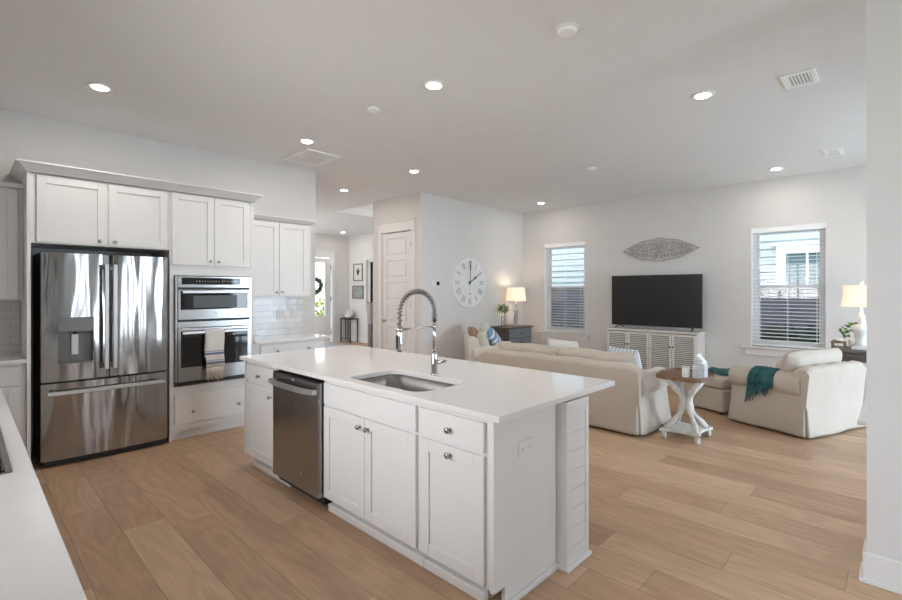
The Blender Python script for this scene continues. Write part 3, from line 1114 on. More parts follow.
def outlet(fr, u, z, label, duplex=True, w_=0.072, h_=0.118):
    O, U, N = fr
    c = O + U * u
    t = thing('power_outlet', label, 'outlet', (c.x, c.y, z), group=None)
    MB().fb(fr, u - w_ / 2, u + w_ / 2, z - h_ / 2, z + h_ / 2, 0.0, 0.006).build('cover_plate', WHITEP, t, bevel=0.002)
    if duplex:
        for k_ in (-1, 1):
            cu, cz = (u + k_ * w_ * 0.25, z) if w_ > h_ else (u, z + k_ * h_ * 0.2)
            s = MB().fb(fr, cu - 0.015, cu + 0.015, cz - 0.014, cz + 0.014, 0.006, 0.0085).build('socket', WHITEP, t, bevel=0.002)
            sl = MB()
            sl.fb(fr, cu - 0.007, cu - 0.005, cz - 0.005, cz + 0.006, 0.0085, 0.009)
            sl.fb(fr, cu + 0.005, cu + 0.007, cz - 0.005, cz + 0.006, 0.0085, 0.009)
            sl.fb(fr, cu - 0.002, cu + 0.002, cz - 0.011, cz - 0.007, 0.0085, 0.009)
            sl.build('slots', BLACK, s)
    else:
        MB().fb(fr, u - w_ * 0.25, u + w_ * 0.25, z - h_ * 0.3, z + h_ * 0.3, 0.006, 0.010).build('rocker', WHITEP, t, bevel=0.002)
    return t


TF = XF(-5.742)
outlet(TF, 2.83, 1.17, 'white switch plate on the tile backsplash right of the ovens', False, 0.115, 0.12)
outlet(TF, 3.02, 1.17, 'white outlet plate on the tile backsplash beside the switch plate')

# ------------------------------------------------------------------ refrigerator
t = thing('refrigerator', 'stainless steel french-door refrigerator with ice dispenser and bottom freezer', 'refrigerator', (-5.4, 0.91, 0))
fx = -5.08
MB().box(-5.70, -5.165, 0.452, 1.372, 0.03, 1.795).build('body', BLACK, t, bevel=0.004)


def bowed(name, y0, y1, z0, z1, bow, m, hole=None):
    """door skin that bulges slightly towards the room, optional recess"""
    b = MB()
    n = 14
    ys = [y0 + (y1 - y0) * i / n for i in range(n + 1)]
    zs = [z0, z1]
    if hole:
        ys = sorted(set([round(v, 5) for v in ys if not (hole[0] - 0.02 < v < hole[0] + 0.02 or hole[1] - 0.02 < v < hole[1] + 0.02)] + [hole[0], hole[1]]))
        zs = [z0, hole[2], hole[3], z1]

    def X(y):
        q = 2 * (y - y0) / (y1 - y0) - 1
        return fx - bow * q * q - 0.008 * max(0, abs(q) - 0.96) / 0.04
    vs = [(X(y), y, z) for z in zs for y in ys]
    k = len(ys)
    fs = []
    for j in range(len(zs) - 1):
        for i in range(k - 1):
            if hole and j == 1 and ys[i] >= hole[0] - 1e-6 and ys[i + 1] <= hole[1] + 1e-6:
                continue
            fs.append((j * k + i, j * k + i + 1, (j + 1) * k + i + 1, (j + 1) * k + i))
    b.add(vs, fs, True)
    xb = -5.16
    b.add([(X(y0), y0, z0), (X(y0), y0, z1), (xb, y0, z1), (xb, y0, z0)], [(0, 1, 2, 3)])
    b.add([(X(y1), y1, z0), (X(y1), y1, z1), (xb, y1, z1), (xb, y1, z0)], [(3, 2, 1, 0)])
    for z in (z0, z1):
        b.add([(X(y), y, z) for y in ys] + [(xb, y1, z), (xb, y0, z)], [tuple(range(k + 2))])
    b.add([(xb, y0, z0), (xb, y1, z0), (xb, y1, z1), (xb, y0, z1)], [(0, 1, 2, 3)])
    return b.build(name, m, t)


hl = (0.560, 0.795, 0.855, 1.245)
dl = bowed('left_door', 0.452, 0.911, 0.712, 1.790, 0.020, STEEL, hl)
drr = bowed('right_door', 0.919, 1.375, 0.712, 1.790, 0.020, STEEL)
fz = bowed('freezer_drawer', 0.452, 1.375, 0.055, 0.695, 0.030, STEEL)
MB().box(-5.16, -5.10, 0.47, 1.36, 0.012, 0.05).build('kick_grille', BLACK, t)
# dispenser
b = MB()
y0, y1, z0, z1 = hl
xb = fx - 0.075
b.box(xb - 0.003, xb, y0, y1, z0, z1)
b.box(xb, fx - 0.004, y0 - 0.003, y0, z0, z1)
b.box(xb, fx - 0.004, y1, y1 + 0.003, z0, z1)
b.box(xb, fx - 0.002, y0, y1, z0 - 0.003, z0 + 0.008)
dp = b.build('dispenser_recess', GREYP, dl)
dp['label'] = 'dark dispenser recess'
MB().box(xb, fx + 0.002, y0 - 0.004, y1 + 0.004, 1.123, z1 + 0.003).build('dispenser_panel', PANELG, dl, bevel=0.004)
MB().box(xb + 0.004, xb + 0.022, 0.652, 0.700, 0.925, 1.10).build('dispenser_paddle', WHITEP, dl, bevel=0.004)
MB().cyl((xb + 0.03, 0.676, 1.125), (xb + 0.03, 0.676, 1.10), 0.014, n=12).build('dispenser_nozzle', BLACK, dl)
for y, p in ((0.884, dl), (0.946, drr)):
    b = MB().box(fx + 0.035, fx + 0.052, y - 0.0155, y + 0.0155, 0.785, 1.705)
    b.box(fx - 0.005, fx + 0.036, y - 0.010, y + 0.010, 0.80, 0.83)
    b.box(fx - 0.005, fx + 0.036, y - 0.010, y + 0.010, 1.66, 1.69)
    b.build('handle', HANDLE, p, bevel=0.005)
b = MB().box(fx + 0.035, fx + 0.052, 0.485, 1.340, 0.603, 0.636)
b.box(fx - 0.01, fx + 0.036, 0.51, 0.54, 0.61, 0.63)
b.box(fx - 0.01, fx + 0.036, 1.285, 1.315, 0.61, 0.63)
b.build('handle', HANDLE, fz, bevel=0.005)


def round_badge(c, r, ax, parent, name='badge'):
    """small round maker's badge: rim and a looped monogram"""
    b = MB()
    ax = V(ax)
    u = V((0, 0, 1)).cross(ax).normalized()
    z = V((0, 0, 1))
    c = V(c)
    b.tube([c + u * r * math.cos(a) + z * r * math.sin(a) for a in [2 * PI * i / 28 for i in range(28)]], r * 0.08, 6, closed=True)
    for s in (-1, 1):
        pts = []
        for i in range(16):
            a = 2 * PI * i / 16 * 0.8 + (0.6 if s < 0 else 0.2)
            pts.append(c + u * (s * r * 0.33 + r * 0.28 * math.cos(a)) + z * (r * 0.42 * math.sin(a)))
        b.tube(pts, r * 0.07, 5)
    return b.build(name, NICKEL, parent)


round_badge((fx - 0.004, 1.265, 1.705), 0.017, (1, 0, 0), drr)

# ------------------------------------------------------------------ wall oven (microwave over oven)
t = thing('wall_oven', 'stainless built-in microwave and oven combination in the tall cabinet', 'oven', (-5.3, 1.81, 0.54))
OX = -5.105
O0, O1 = 1.44, 2.184
OF = XF(OX)
MB().box(-5.65, OX - 0.02, O0 + 0.02, O1 - 0.02, 0.545, 1.615).build('housing', BLACK, t)
MB().fb(OF, O0, O0 + 0.022, 0.573, 1.617, -0.02, 0.0).build('side_trim', STEELP, t, bevel=0.002)
MB().fb(OF, O1 - 0.022, O1, 0.573, 1.617, -0.02, 0.0).build('side_trim', STEELP, t, bevel=0.002)
b = MB().fb(OF, O0 + 0.022, O1 - 0.022, 1.505, 1.617, -0.02, 0.006)
cp = b.build('control_panel', STEELP, t, bevel=0.002)
MB().fb(OF, O0 + 0.055, O1 - 0.12, 1.535, 1.603, 0.006, 0.008).build('touch_display', BGLASS, cp)
b = MB()
rr_ = random.Random(5)
for i in range(9):
    u = O0 + 0.19 + i * 0.026
    b.fb(OF, u, u + 0.010, 1.562, 1.566, 0.008, 0.0085)
    b.fb(OF, u, u + 0.006, 1.574, 1.577, 0.008, 0.0085)
for i in range(5):
    b.fb(OF, O0 + 0.47 + i * 0.025, O0 + 0.478 + i * 0.025, 1.568, 1.573, 0.008, 0.0085)
b.tube([OF[0] + V((0.0085, O0 + 0.445 + 0.014 * math.cos(q), 1.571 + 0.014 * math.sin(q))) for q in [2 * PI * i / 20 for i in range(20)]], 0.001, 5, closed=True)
b.build('display_marks', WHITEP, cp)
b = MB().fb(OF, O0 + 0.022, O1 - 0.022, 1.487, 1.503, -0.02, 0.002)
b.build('vent_strip', BLACK, t)
md = MB().fb(OF, O0 + 0.022, O1 - 0.022, 1.185, 1.484, -0.02, 0.012).build('microwave_door', STEELP, t, bevel=0.003)
gw = MB().fb(OF, O0 + 0.045, O1 - 0.045, 1.285, 1.470, 0.012, 0.014).build('door_glass', BGLASS, md)
MB().fb(OF, O0 + 0.16, O1 - 0.16, 1.30, 1.425, 0.014, 0.0145).build('mesh_window', mat('grey_window_mesh', (0.05, 0.05, 0.05), 0.35), gw)
hb = MB()
hb.fb(OF, O0 + 0.05, O1 - 0.05, 1.447, 1.472, 0.045, 0.062)
hb.fb(OF, O0 + 0.065, O0 + 0.09, 1.450, 1.468, 0.012, 0.046)
hb.fb(OF, O1 - 0.09, O1 - 0.065, 1.450, 1.468, 0.012, 0.046)
hb.build('handle', HANDLE, md, bevel=0.004)
round_badge((OX + 0.0125, (O0 + O1) / 2, 1.235), 0.015, (1, 0, 0), md)
MB().fb(OF, O0 + 0.022, O1 - 0.022, 1.105, 1.165, -0.02, 0.004).build('middle_trim', STEELP, t, bevel=0.003)
MB().fb(OF, O0 + 0.022, O1 - 0.022, 1.165, 1.185, -0.02, -0.008).build('vent_strip', BLACK, t)
od = MB().fb(OF, O0 + 0.022, O1 - 0.022, 0.575, 1.100, -0.02, 0.012).build('oven_door', STEELP, t, bevel=0.003)
MB().fb(OF, O0 + 0.048, O1 - 0.048, 0.715, 1.075, 0.012, 0.014).build('door_glass', BGLASS, od)
hb = MB()
hb.fb(OF, O0 + 0.05, O1 - 0.05, 1.045, 1.070, 0.045, 0.062)
hb.fb(OF, O0 + 0.065, O0 + 0.09, 1.048, 1.066, 0.012, 0.046)
hb.fb(OF, O1 - 0.09, O1 - 0.065, 1.048, 1.066, 0.012, 0.046)
hb.build('handle', HANDLE, od, bevel=0.004)
MB().fb(OF, O0, O1, 0.545, 0.572, -0.02, 0.002).build('bottom_vent', BLACK, t)

# towel over the oven handle
tw = thing('kitchen_towel', 'white fringed towel with blue stripes hanging on the oven handle', 'towel', (OX + 0.06, 1.785, 1.07))
TY0, TY1 = 1.695, 1.872
xo = OX + 0.0535
path = [(xo - 0.014, 0.80), (xo - 0.0135, 1.04), (xo - 0.0135, 1.072), (xo - 0.006, 1.080), (xo + 0.006, 1.080), (xo + 0.0135, 1.072), (xo + 0.015, 1.04), (xo + 0.019, 0.95), (xo + 0.021, 0.82), (xo + 0.023, 0.695)]
b = MB()
nn = 12


def tfn(u, v):
    k_ = v * (len(path) - 1)
    i = min(int(k_), len(path) - 2)
    f_ = k_ - i
    x = path[i][0] + (path[i + 1][0] - path[i][0]) * f_
    z_ = path[i][1] + (path[i + 1][1] - path[i][1]) * f_
    drop = max(0, (1.0 - z_)) if v > 0.5 else 0
    return V((x + 0.006 * math.sin(u * 9) * drop * 2, TY0 + (TY1 - TY0) * u + 0.004 * math.sin(z_ * 20), z_))


vs = b.grid(tfn, nn, 27)
b2 = b.build('cloth', TOWEL, tw, world=False, solid=0.003)
b2.data.transform(Matrix.Identity(4))
# keep stripe heights in world terms: mesh is in world coordinates, so undo the parent offset
b2.matrix_parent_inverse = Matrix.Translation(tw.location).inverted()
b = MB()
rr_ = random.Random(2)
for i in range(34):
    y = TY0 + 0.004 + (TY1 - TY0 - 0.008) * i / 33
    b.tube([(xo + 0.023, y, 0.70), (xo + 0.024 + rr_.uniform(-.004, .006), y + rr_.uniform(-.005, .005), 0.64), (xo + 0.023 + rr_.uniform(-.004, .008), y + rr_.uniform(-.009, .009), 0.575 + rr_.uniform(-0.012, 0.012))], [0.0035, 0.003, 0.0022], 5)
b.build('fringe', FRINGE, tw)

# ------------------------------------------------------------------ island
IF_ = YF(1.68)
XR = -1.345


def island_base(label, x0, x1, drawer, doors, knobs, dknob, toe):
    t = thing('island_cabinet', label, 'cabinet', ((x0 + x1) / 2, 1.95, 0))
    return t


t = thing('island_cabinet', 'narrow white island cabinet with drawer left of the dishwasher', 'cabinet', (-3.75, 1.95, 0))
MB().box(-3.998, -3.465, 1.68, 2.19, 0.095, 0.885).build('body', CAB, t, bevel=0.001)
dr = slab('drawer', IF_, -3.985, -3.478, 0.725, 0.862, t)
knob(IF_, -3.73, 0.785, dr)
a1 = shaker('door', IF_, -3.985, -3.478, 0.108, 0.708, t)
knob(IF_, -3.525, 0.645, a1)
MB().box(-3.95, -3.50, 1.745, 2.19, 0, 0.095).build('toe_board', CAB, t)
tag(MB().box(-3.97, -3.30, 1.697, 1.742, 0.0, 0.05).build('toe_molding', CAB, bevel=0.006), 'short white molding strip on the floor at the left foot of the island', 'molding')

t = thing('island_cabinet', 'white double-door sink cabinet in the middle of the island', 'cabinet', (-2.3, 1.95, 0))
b = MB()
b.box(-2.785, -2.765, 1.68, 2.19, 0.095, 0.885)
b.box(-1.855, -1.835, 1.68, 2.19, 0.095, 0.885)
b.box(-2.765, -1.855, 1.68, 2.19, 0.095, 0.115)
b.box(-2.765, -1.855, 2.17, 2.19, 0.115, 0.885)
b.box(-2.765, -1.855, 1.68, 1.698, 0.115, 0.885)
b.build('body', CAB, t, bevel=0.001)
slab('false_drawer_front', IF_, -2.762, -1.855, 0.722, 0.862, t)
a1 = shaker('door', IF_, -2.762, -2.312, 0.108, 0.708, t)
a2 = shaker('door', IF_, -2.308, -1.855, 0.108, 0.708, t)
knob(IF_, -2.35, 0.655, a1)
knob(IF_, -2.27, 0.655, a2)
MB().box(-2.785, -1.835, 1.745, 2.19, 0, 0.095).build('toe_board', CAB, t)
MB().box(-2.77, -1.835, 1.697, 1.742, 0.0, 0.05).build('toe_molding', CAB, t, bevel=0.006)

t = thing('island_cabinet', 'white island cabinet with drawer at the near right corner of the island', 'cabinet', (-1.6, 1.95, 0))
MB().box(-1.833, -1.35, 1.68, 2.19, 0.095, 0.885).build('body', CAB, t, bevel=0.001)
dr = slab('drawer', IF_, -1.817, -1.387, 0.722, 0.862, t)
knob(IF_, -1.602, 0.79, dr)
a1 = shaker('door', IF_, -1.817, -1.387, 0.108, 0.706, t)
knob(IF_, -1.602, 0.667, a1)
MB().box(-1.833, -1.42, 1.745, 2.19, 0, 0.095).build('toe_board', CAB, t)
MB().box(-1.833, -1.42, 1.697, 1.742, 0.0, 0.05).build('toe_molding', CAB, t, bevel=0.006)

# end panel with notched toe, faces +X
t = thing('island_end_panel', 'plain white end panel of the island with an outlet', 'panel', (-1.34, 1.95, 0))
b = MB()
pts = [(-1.35, 1.66, 0.098), (-1.35, 1.745, 0.098), (-1.35, 1.745, 0.0), (-1.35, 2.188, 0), (-1.35, 2.188, 0.885), (-1.35, 1.66, 0.885)]
b.extrude(pts, (0.022, 0, 0))
b.build('board', CAB, t, bevel=0.0015, seg=1)
MB().box(-1.328, -1.310, 1.745, 2.175, 0, 0.03).build('shoe_molding', CAB, t, bevel=0.006)
# back panel and left end panel
tag(MB().box(-4.03, -1.52, 2.192, 2.212, 0, 0.885).build('island_back_panel', CAB), 'white back panel of the island facing the sofa', 'panel')
tag(MB().extrude([(-4.018, 1.66, 0.09), (-4.018, 1.745, 0.09), (-4.018, 1.745, 0.0), (-4.018, 2.19, 0), (-4.018, 2.19, 0.885), (-4.018, 1.66, 0.885)], (0.018, 0, 0)).build('island_end_panel', CAB), 'white end panel of the island beside the oven cabinet', 'panel')


def column(x0, x1, y0, y1, label):
    """boxed post with shiplap in a frame"""
    t = thing('island_column', label, 'column', ((x0 + x1) / 2, (y0 + y1) / 2, 0), group='island columns')
    MB().box(x0 + 0.012, x1 - 0.012, y0 + 0.012, y1 - 0.012, 0, 0.885).build('core', CAB, t)
    f = MB()
    w_ = 0.034
    for (a, c) in ((x0, y0), (x1 - w_, y0), (x0, y1 - w_), (x1 - w_, y1 - w_)):
        f.box(a, a + w_, c, c + w_, 0.0, 0.885)
    f.box(x0 + 0.002, x1 - 0.002, y0 + 0.002, y1 - 0.002, 0.0, 0.10)
    f.box(x0 + 0.002, x1 - 0.002, y0 + 0.002, y1 - 0.002, 0.815, 0.885)
    f.box(x0 + 0.03, x1 - 0.03, y0 + 0.003, y0 + 0.02, 0.10, 0.815)
    f.build('corner_boards', CAB, t, bevel=0.002, seg=1)
    f = MB()
    z_ = 0.10
    for i in range(7):
        z2 = min(z_ + 0.102, 0.815)
        f.box(x0 + 0.006, x1 - 0.006, y0 + 0.03, y1 - 0.006, z_ + 0.004, z2)
        z_ = z2
    f.build('shiplap_boards', CAB, t, bevel=0.001, seg=1)
    f = MB().box(x0 - 0.014, x1 + 0.014, y0 - 0.014, y1 + 0.014, 0, 0.022)
    f.build('plinth', CAB, t, bevel=0.006)
    return t


column(-1.50, -1.262, 2.19, 2.425, 'white shiplap column under the near corner of the island counter')
column(-4.04, -3.80, 2.214, 2.425, 'white shiplap column under the far corner of the island counter')

# dishwasher
t = thing('dishwasher', 'dark stainless dishwasher in the island with a curved bar handle', 'dishwasher', (-3.14, 1.95, 0))
MB().box(-3.455, -2.80, 1.69, 2.18, 0.03, 0.875).build('tub', BLACK, t)
DF = YF(1.685)
dw = MB().fb(DF, -3.455, -2.805, 0.085, 0.852, 0, 0.045).build('door', STEELD, t, bevel=0.004)
MB().fb(DF, -3.453, -2.807, 0.853, 0.864, 0, 0.042).build('hidden_control_strip', BLACK, t)
b = MB()
pts = []
for i in range(15):
    q = i / 14
    x = -3.44 + 0.62 * q
    bow = 0.028 + 0.034 * (1 - (2 * q - 1) ** 4)
    pts.append(V((x, 1.64 - bow, 0.795)))
for i in range(14):
    p, q = pts[i], pts[i + 1]
    b.add([p + V((0, 0, -.018)), q + V((0, 0, -.018)), q + V((0, 0, .018)), p + V((0, 0, .018)), p + V((0, .012, -.018)), q + V((0, .012, -.018)), q + V((0, .012, .018)), p + V((0, .012, .018))], [(0, 1, 2, 3), (7, 6, 5, 4), (3, 2, 6, 7), (1, 0, 4, 5)], False)
b.box(-3.448, -3.432, 1.60, 1.642, 0.779, 0.811)
b.box(-2.828, -2.812, 1.60, 1.642, 0.779, 0.811)
b.build('handle', HANDLE, dw)
MB().box(-3.28, -2.80, 1.75, 1.77, 0.005, 0.08).build('kick_plate', BLACK, t)
round_badge((-3.02, 1.638, 0.20), 0.012, (0, -1, 0), dw)
MB().lathe([(0.007, 0), (0.007, 0.002)], (-3.14, 1.640, 0.835), 12, (0, -1, 0)).build('status_light', WHITEP, dw)

# countertop with rounded sink cut-out
CX0, CX1, CY0, CY1 = -4.06, -1.278, 1.635, 2.79
SX0, SX1, SY0, SY1, SR = -2.585, -1.895, 1.712, 2.125, 0.085


def rrect(x0, x1, y0, y1, r, n=7):
    p = []
    for cx, cy, a0 in ((x1 - r, y1 - r, 0), (x0 + r, y1 - r, 90), (x0 + r, y0 + r, 180), (x1 - r, y0 + r, 270)):
        for i in range(n + 1):
            a = R(a0 + 90 * i / n)
            p.append((cx + r * math.cos(a), cy + r * math.sin(a)))
    return p


import bmesh
bm = bmesh.new()
outer = [(CX1, CY1), (CX0, CY1), (CX0, CY0), (CX1, CY0)]
inner = rrect(SX0, SX1, SY0, SY1, SR)
eds = []
for loop in (outer, inner):
    vv = [bm.verts.new((x, y, 0.917)) for x, y in loop]
    for i in range(len(vv)):
        eds.append(bm.edges.new((vv[i], vv[(i + 1) % len(vv)])))
bmesh.ops.triangle_fill(bm, use_beauty=True, use_dissolve=False, edges=eds)
fcs = [f_ for f_ in bm.faces]
for f_ in fcs:
    if f_.normal.z < 0:
        f_.normal_flip()
r_ = bmesh.ops.extrude_face_region(bm, geom=fcs)
bmesh.ops.translate(bm, verts=[g_ for g_ in r_['geom'] if isinstance(g_, bmesh.types.BMVert)], vec=(0, 0, -0.03))
bmesh.ops.recalc_face_normals(bm, faces=bm.faces)
me = bpy.data.meshes.new('countertop')
bm.to_mesh(me)
bm.free()
ct = bpy.data.objects.new('countertop', me)
C.objects.link(ct)
me.materials.append(QUARTZ)
md_ = ct.modifiers.new('bevel', 'BEVEL')
md_.width = 0.003
md_.segments = 2
md_.limit_method = 'ANGLE'
md_.angle_limit = R(50)
tag(ct, 'large white quartz countertop of the kitchen island', 'countertop')

# sink
t = thing('kitchen_sink', 'stainless undermount sink set in the island counter', 'sink', (-2.25, 1.92, 0.70))
b = MB()
levels = [(0.886, 0.012, SR), (0.886, -0.002, SR), (0.74, -0.008, SR), (0.712, -0.022, 0.075), (0.70, -0.06, 0.06)]
rings = [[(x, y, z_) for x, y in rrect(SX0 - g_, SX1 + g_, SY0 - g_, SY1 + g_, rr2)] for z_, g_, rr2 in levels]
n = len(rings[0])
vs = [p for r2 in rings for p in r2]
fs = []
for i in range(len(rings) - 1):
    for j in range(n):
        fs.append((i * n + j, (i + 1) * n + j, (i + 1) * n + (j + 1) % n, i * n + (j + 1) % n))
fs.append(tuple((len(rings) - 1) * n + j for j in range(n)))
b.add(vs, fs, True)
b.sm[-1] = False
b.build('basin', SINKM, t)
MB().lathe([(0.045, 0.0), (0.045, 0.003), (0.03, 0.004), (0.028, 0.001)], (-2.25, 1.95, 0.701), 24).build('drain', CHROME, t)

# faucet, arches towards -Y over the basin
t = thing('kitchen_faucet', 'chrome pull-down faucet with black spring neck on the island', 'faucet', (-2.232, 2.165, 0.917))
bx, by = -2.232, 2.165
MB().lathe([(0.027, 0), (0.027, 0.008), (0.021, 0.012), (0.021, 0.135), (0.018, 0.145), (0.012, 0.15)], (bx, by, 0.917), 24).build('base_body', CHROME, t)
MB().cyl((bx, by, 1.06), (bx, by, 1.29), 0.011, n=16).build('riser', CHROME, t)
MB().tube([(bx + 0.015, by, 1.0), (bx + 0.04, by + 0.012, 1.002), (bx + 0.085, by + 0.025, 1.012)], [0.014, 0.013, 0.010], 12).build('handle', CHROME, t)
RR = 0.148
arc = []
for i in range(8):
    arc.append(V((bx, by, 1.27 + 0.05 * i / 8)))
for i in range(41):
    a = PI * i / 40
    arc.append(V((bx, by - RR + RR * math.cos(a), 1.32 + RR * math.sin(a))))
for i in range(1, 5):
    arc.append(V((bx, by - 2 * RR, 1.32 - 0.08 * i / 4)))
MB().tube(arc, 0.0075, 10).build('hose', GREYP, t)
hel = []
turns = 27
k = len(arc) - 1
N_ = turns * 12
for i in range(N_ + 1):
    q = i / N_ * k
    j = min(int(q), k - 1)
    p = arc[j].lerp(arc[j + 1], q - j)
    tt = (arc[j + 1] - arc[j]).normalized()
    a = 2 * PI * i / 12
    n1 = V((1, 0, 0))
    n2 = tt.cross(n1)
    hel.append(p + n1 * (0.0155 * math.cos(a)) + n2 * (0.0155 * math.sin(a)))
MB().tube(hel, 0.0032, 5).build('spring', mat('dark_nickel_spring', (0.30, 0.29, 0.28), 0.25, 1.0), t)
sy = by - 2 * RR
MB().lathe([(0.012, 0.0), (0.017, -0.01), (0.018, -0.06), (0.021, -0.10), (0.021, -0.145), (0.016, -0.155)], (bx, sy, 1.25), 20).build('spray_head', CHROME, t)
MB().box(bx - 0.006, bx + 0.006, sy - 0.028, sy - 0.018, 1.115, 1.20).build('spray_button', BLACK, t, bevel=0.003)
b = MB().tube([(bx, by, 1.235), (bx, sy + 0.02, 1.232)], 0.0065, 10)
b.lathe([(0.016, -0.014), (0.016, 0.014)], (bx, by, 1.235), 16)
b.lathe([(0.024, -0.012), (0.024, 0.012)], (bx, sy, 1.232), 18)
b.build('docking_arm', CHROME, t)

EF = XF(-1.328)
outlet(EF, 1.902, 0.708, 'white double outlet plate on the island end panel', True, 0.118, 0.073)

# cooktop on the near counter
t = thing('cooktop', 'black glass cooktop with steel rim on the counter at the left edge', 'cooktop', (-2.33, -0.17, 0.917))
MB().box(-2.70, -1.955, -0.43, 0.108, 0.917, 0.921).build('steel_rim', STEELP, t, bevel=0.002)
MB().box(-2.69, -1.972, -0.42, 0.092, 0.921, 0.924).build('glass_top', BGLASS, t, bevel=0.001)
for (x, y) in ((-2.13, 0.0), (-2.13, -0.28), (-2.50, 0.0), (-2.50, -0.28)):
    g = MB()
    for dx in (-0.10, 0, 0.10):
        g.box(x + dx - 0.006, x + dx + 0.006, y - 0.085, y + 0.085, 0.938, 0.950)
    g.box(x - 0.11, x + 0.11, y - 0.006, y + 0.006, 0.938, 0.950)
    for dx in (-0.10, 0.10):
        for dy in (-0.08, 0.08):
            g.box(x + dx - 0.006, x + dx + 0.006, y + dy - 0.006, y + dy + 0.006, 0.924, 0.940)
    g.build('grate', BLACK, t)
    MB().lathe([(0.035, 0), (0.035, 0.008), (0.025, 0.011)], (x, y, 0.924), 20).build('burner', DKMETAL, t)


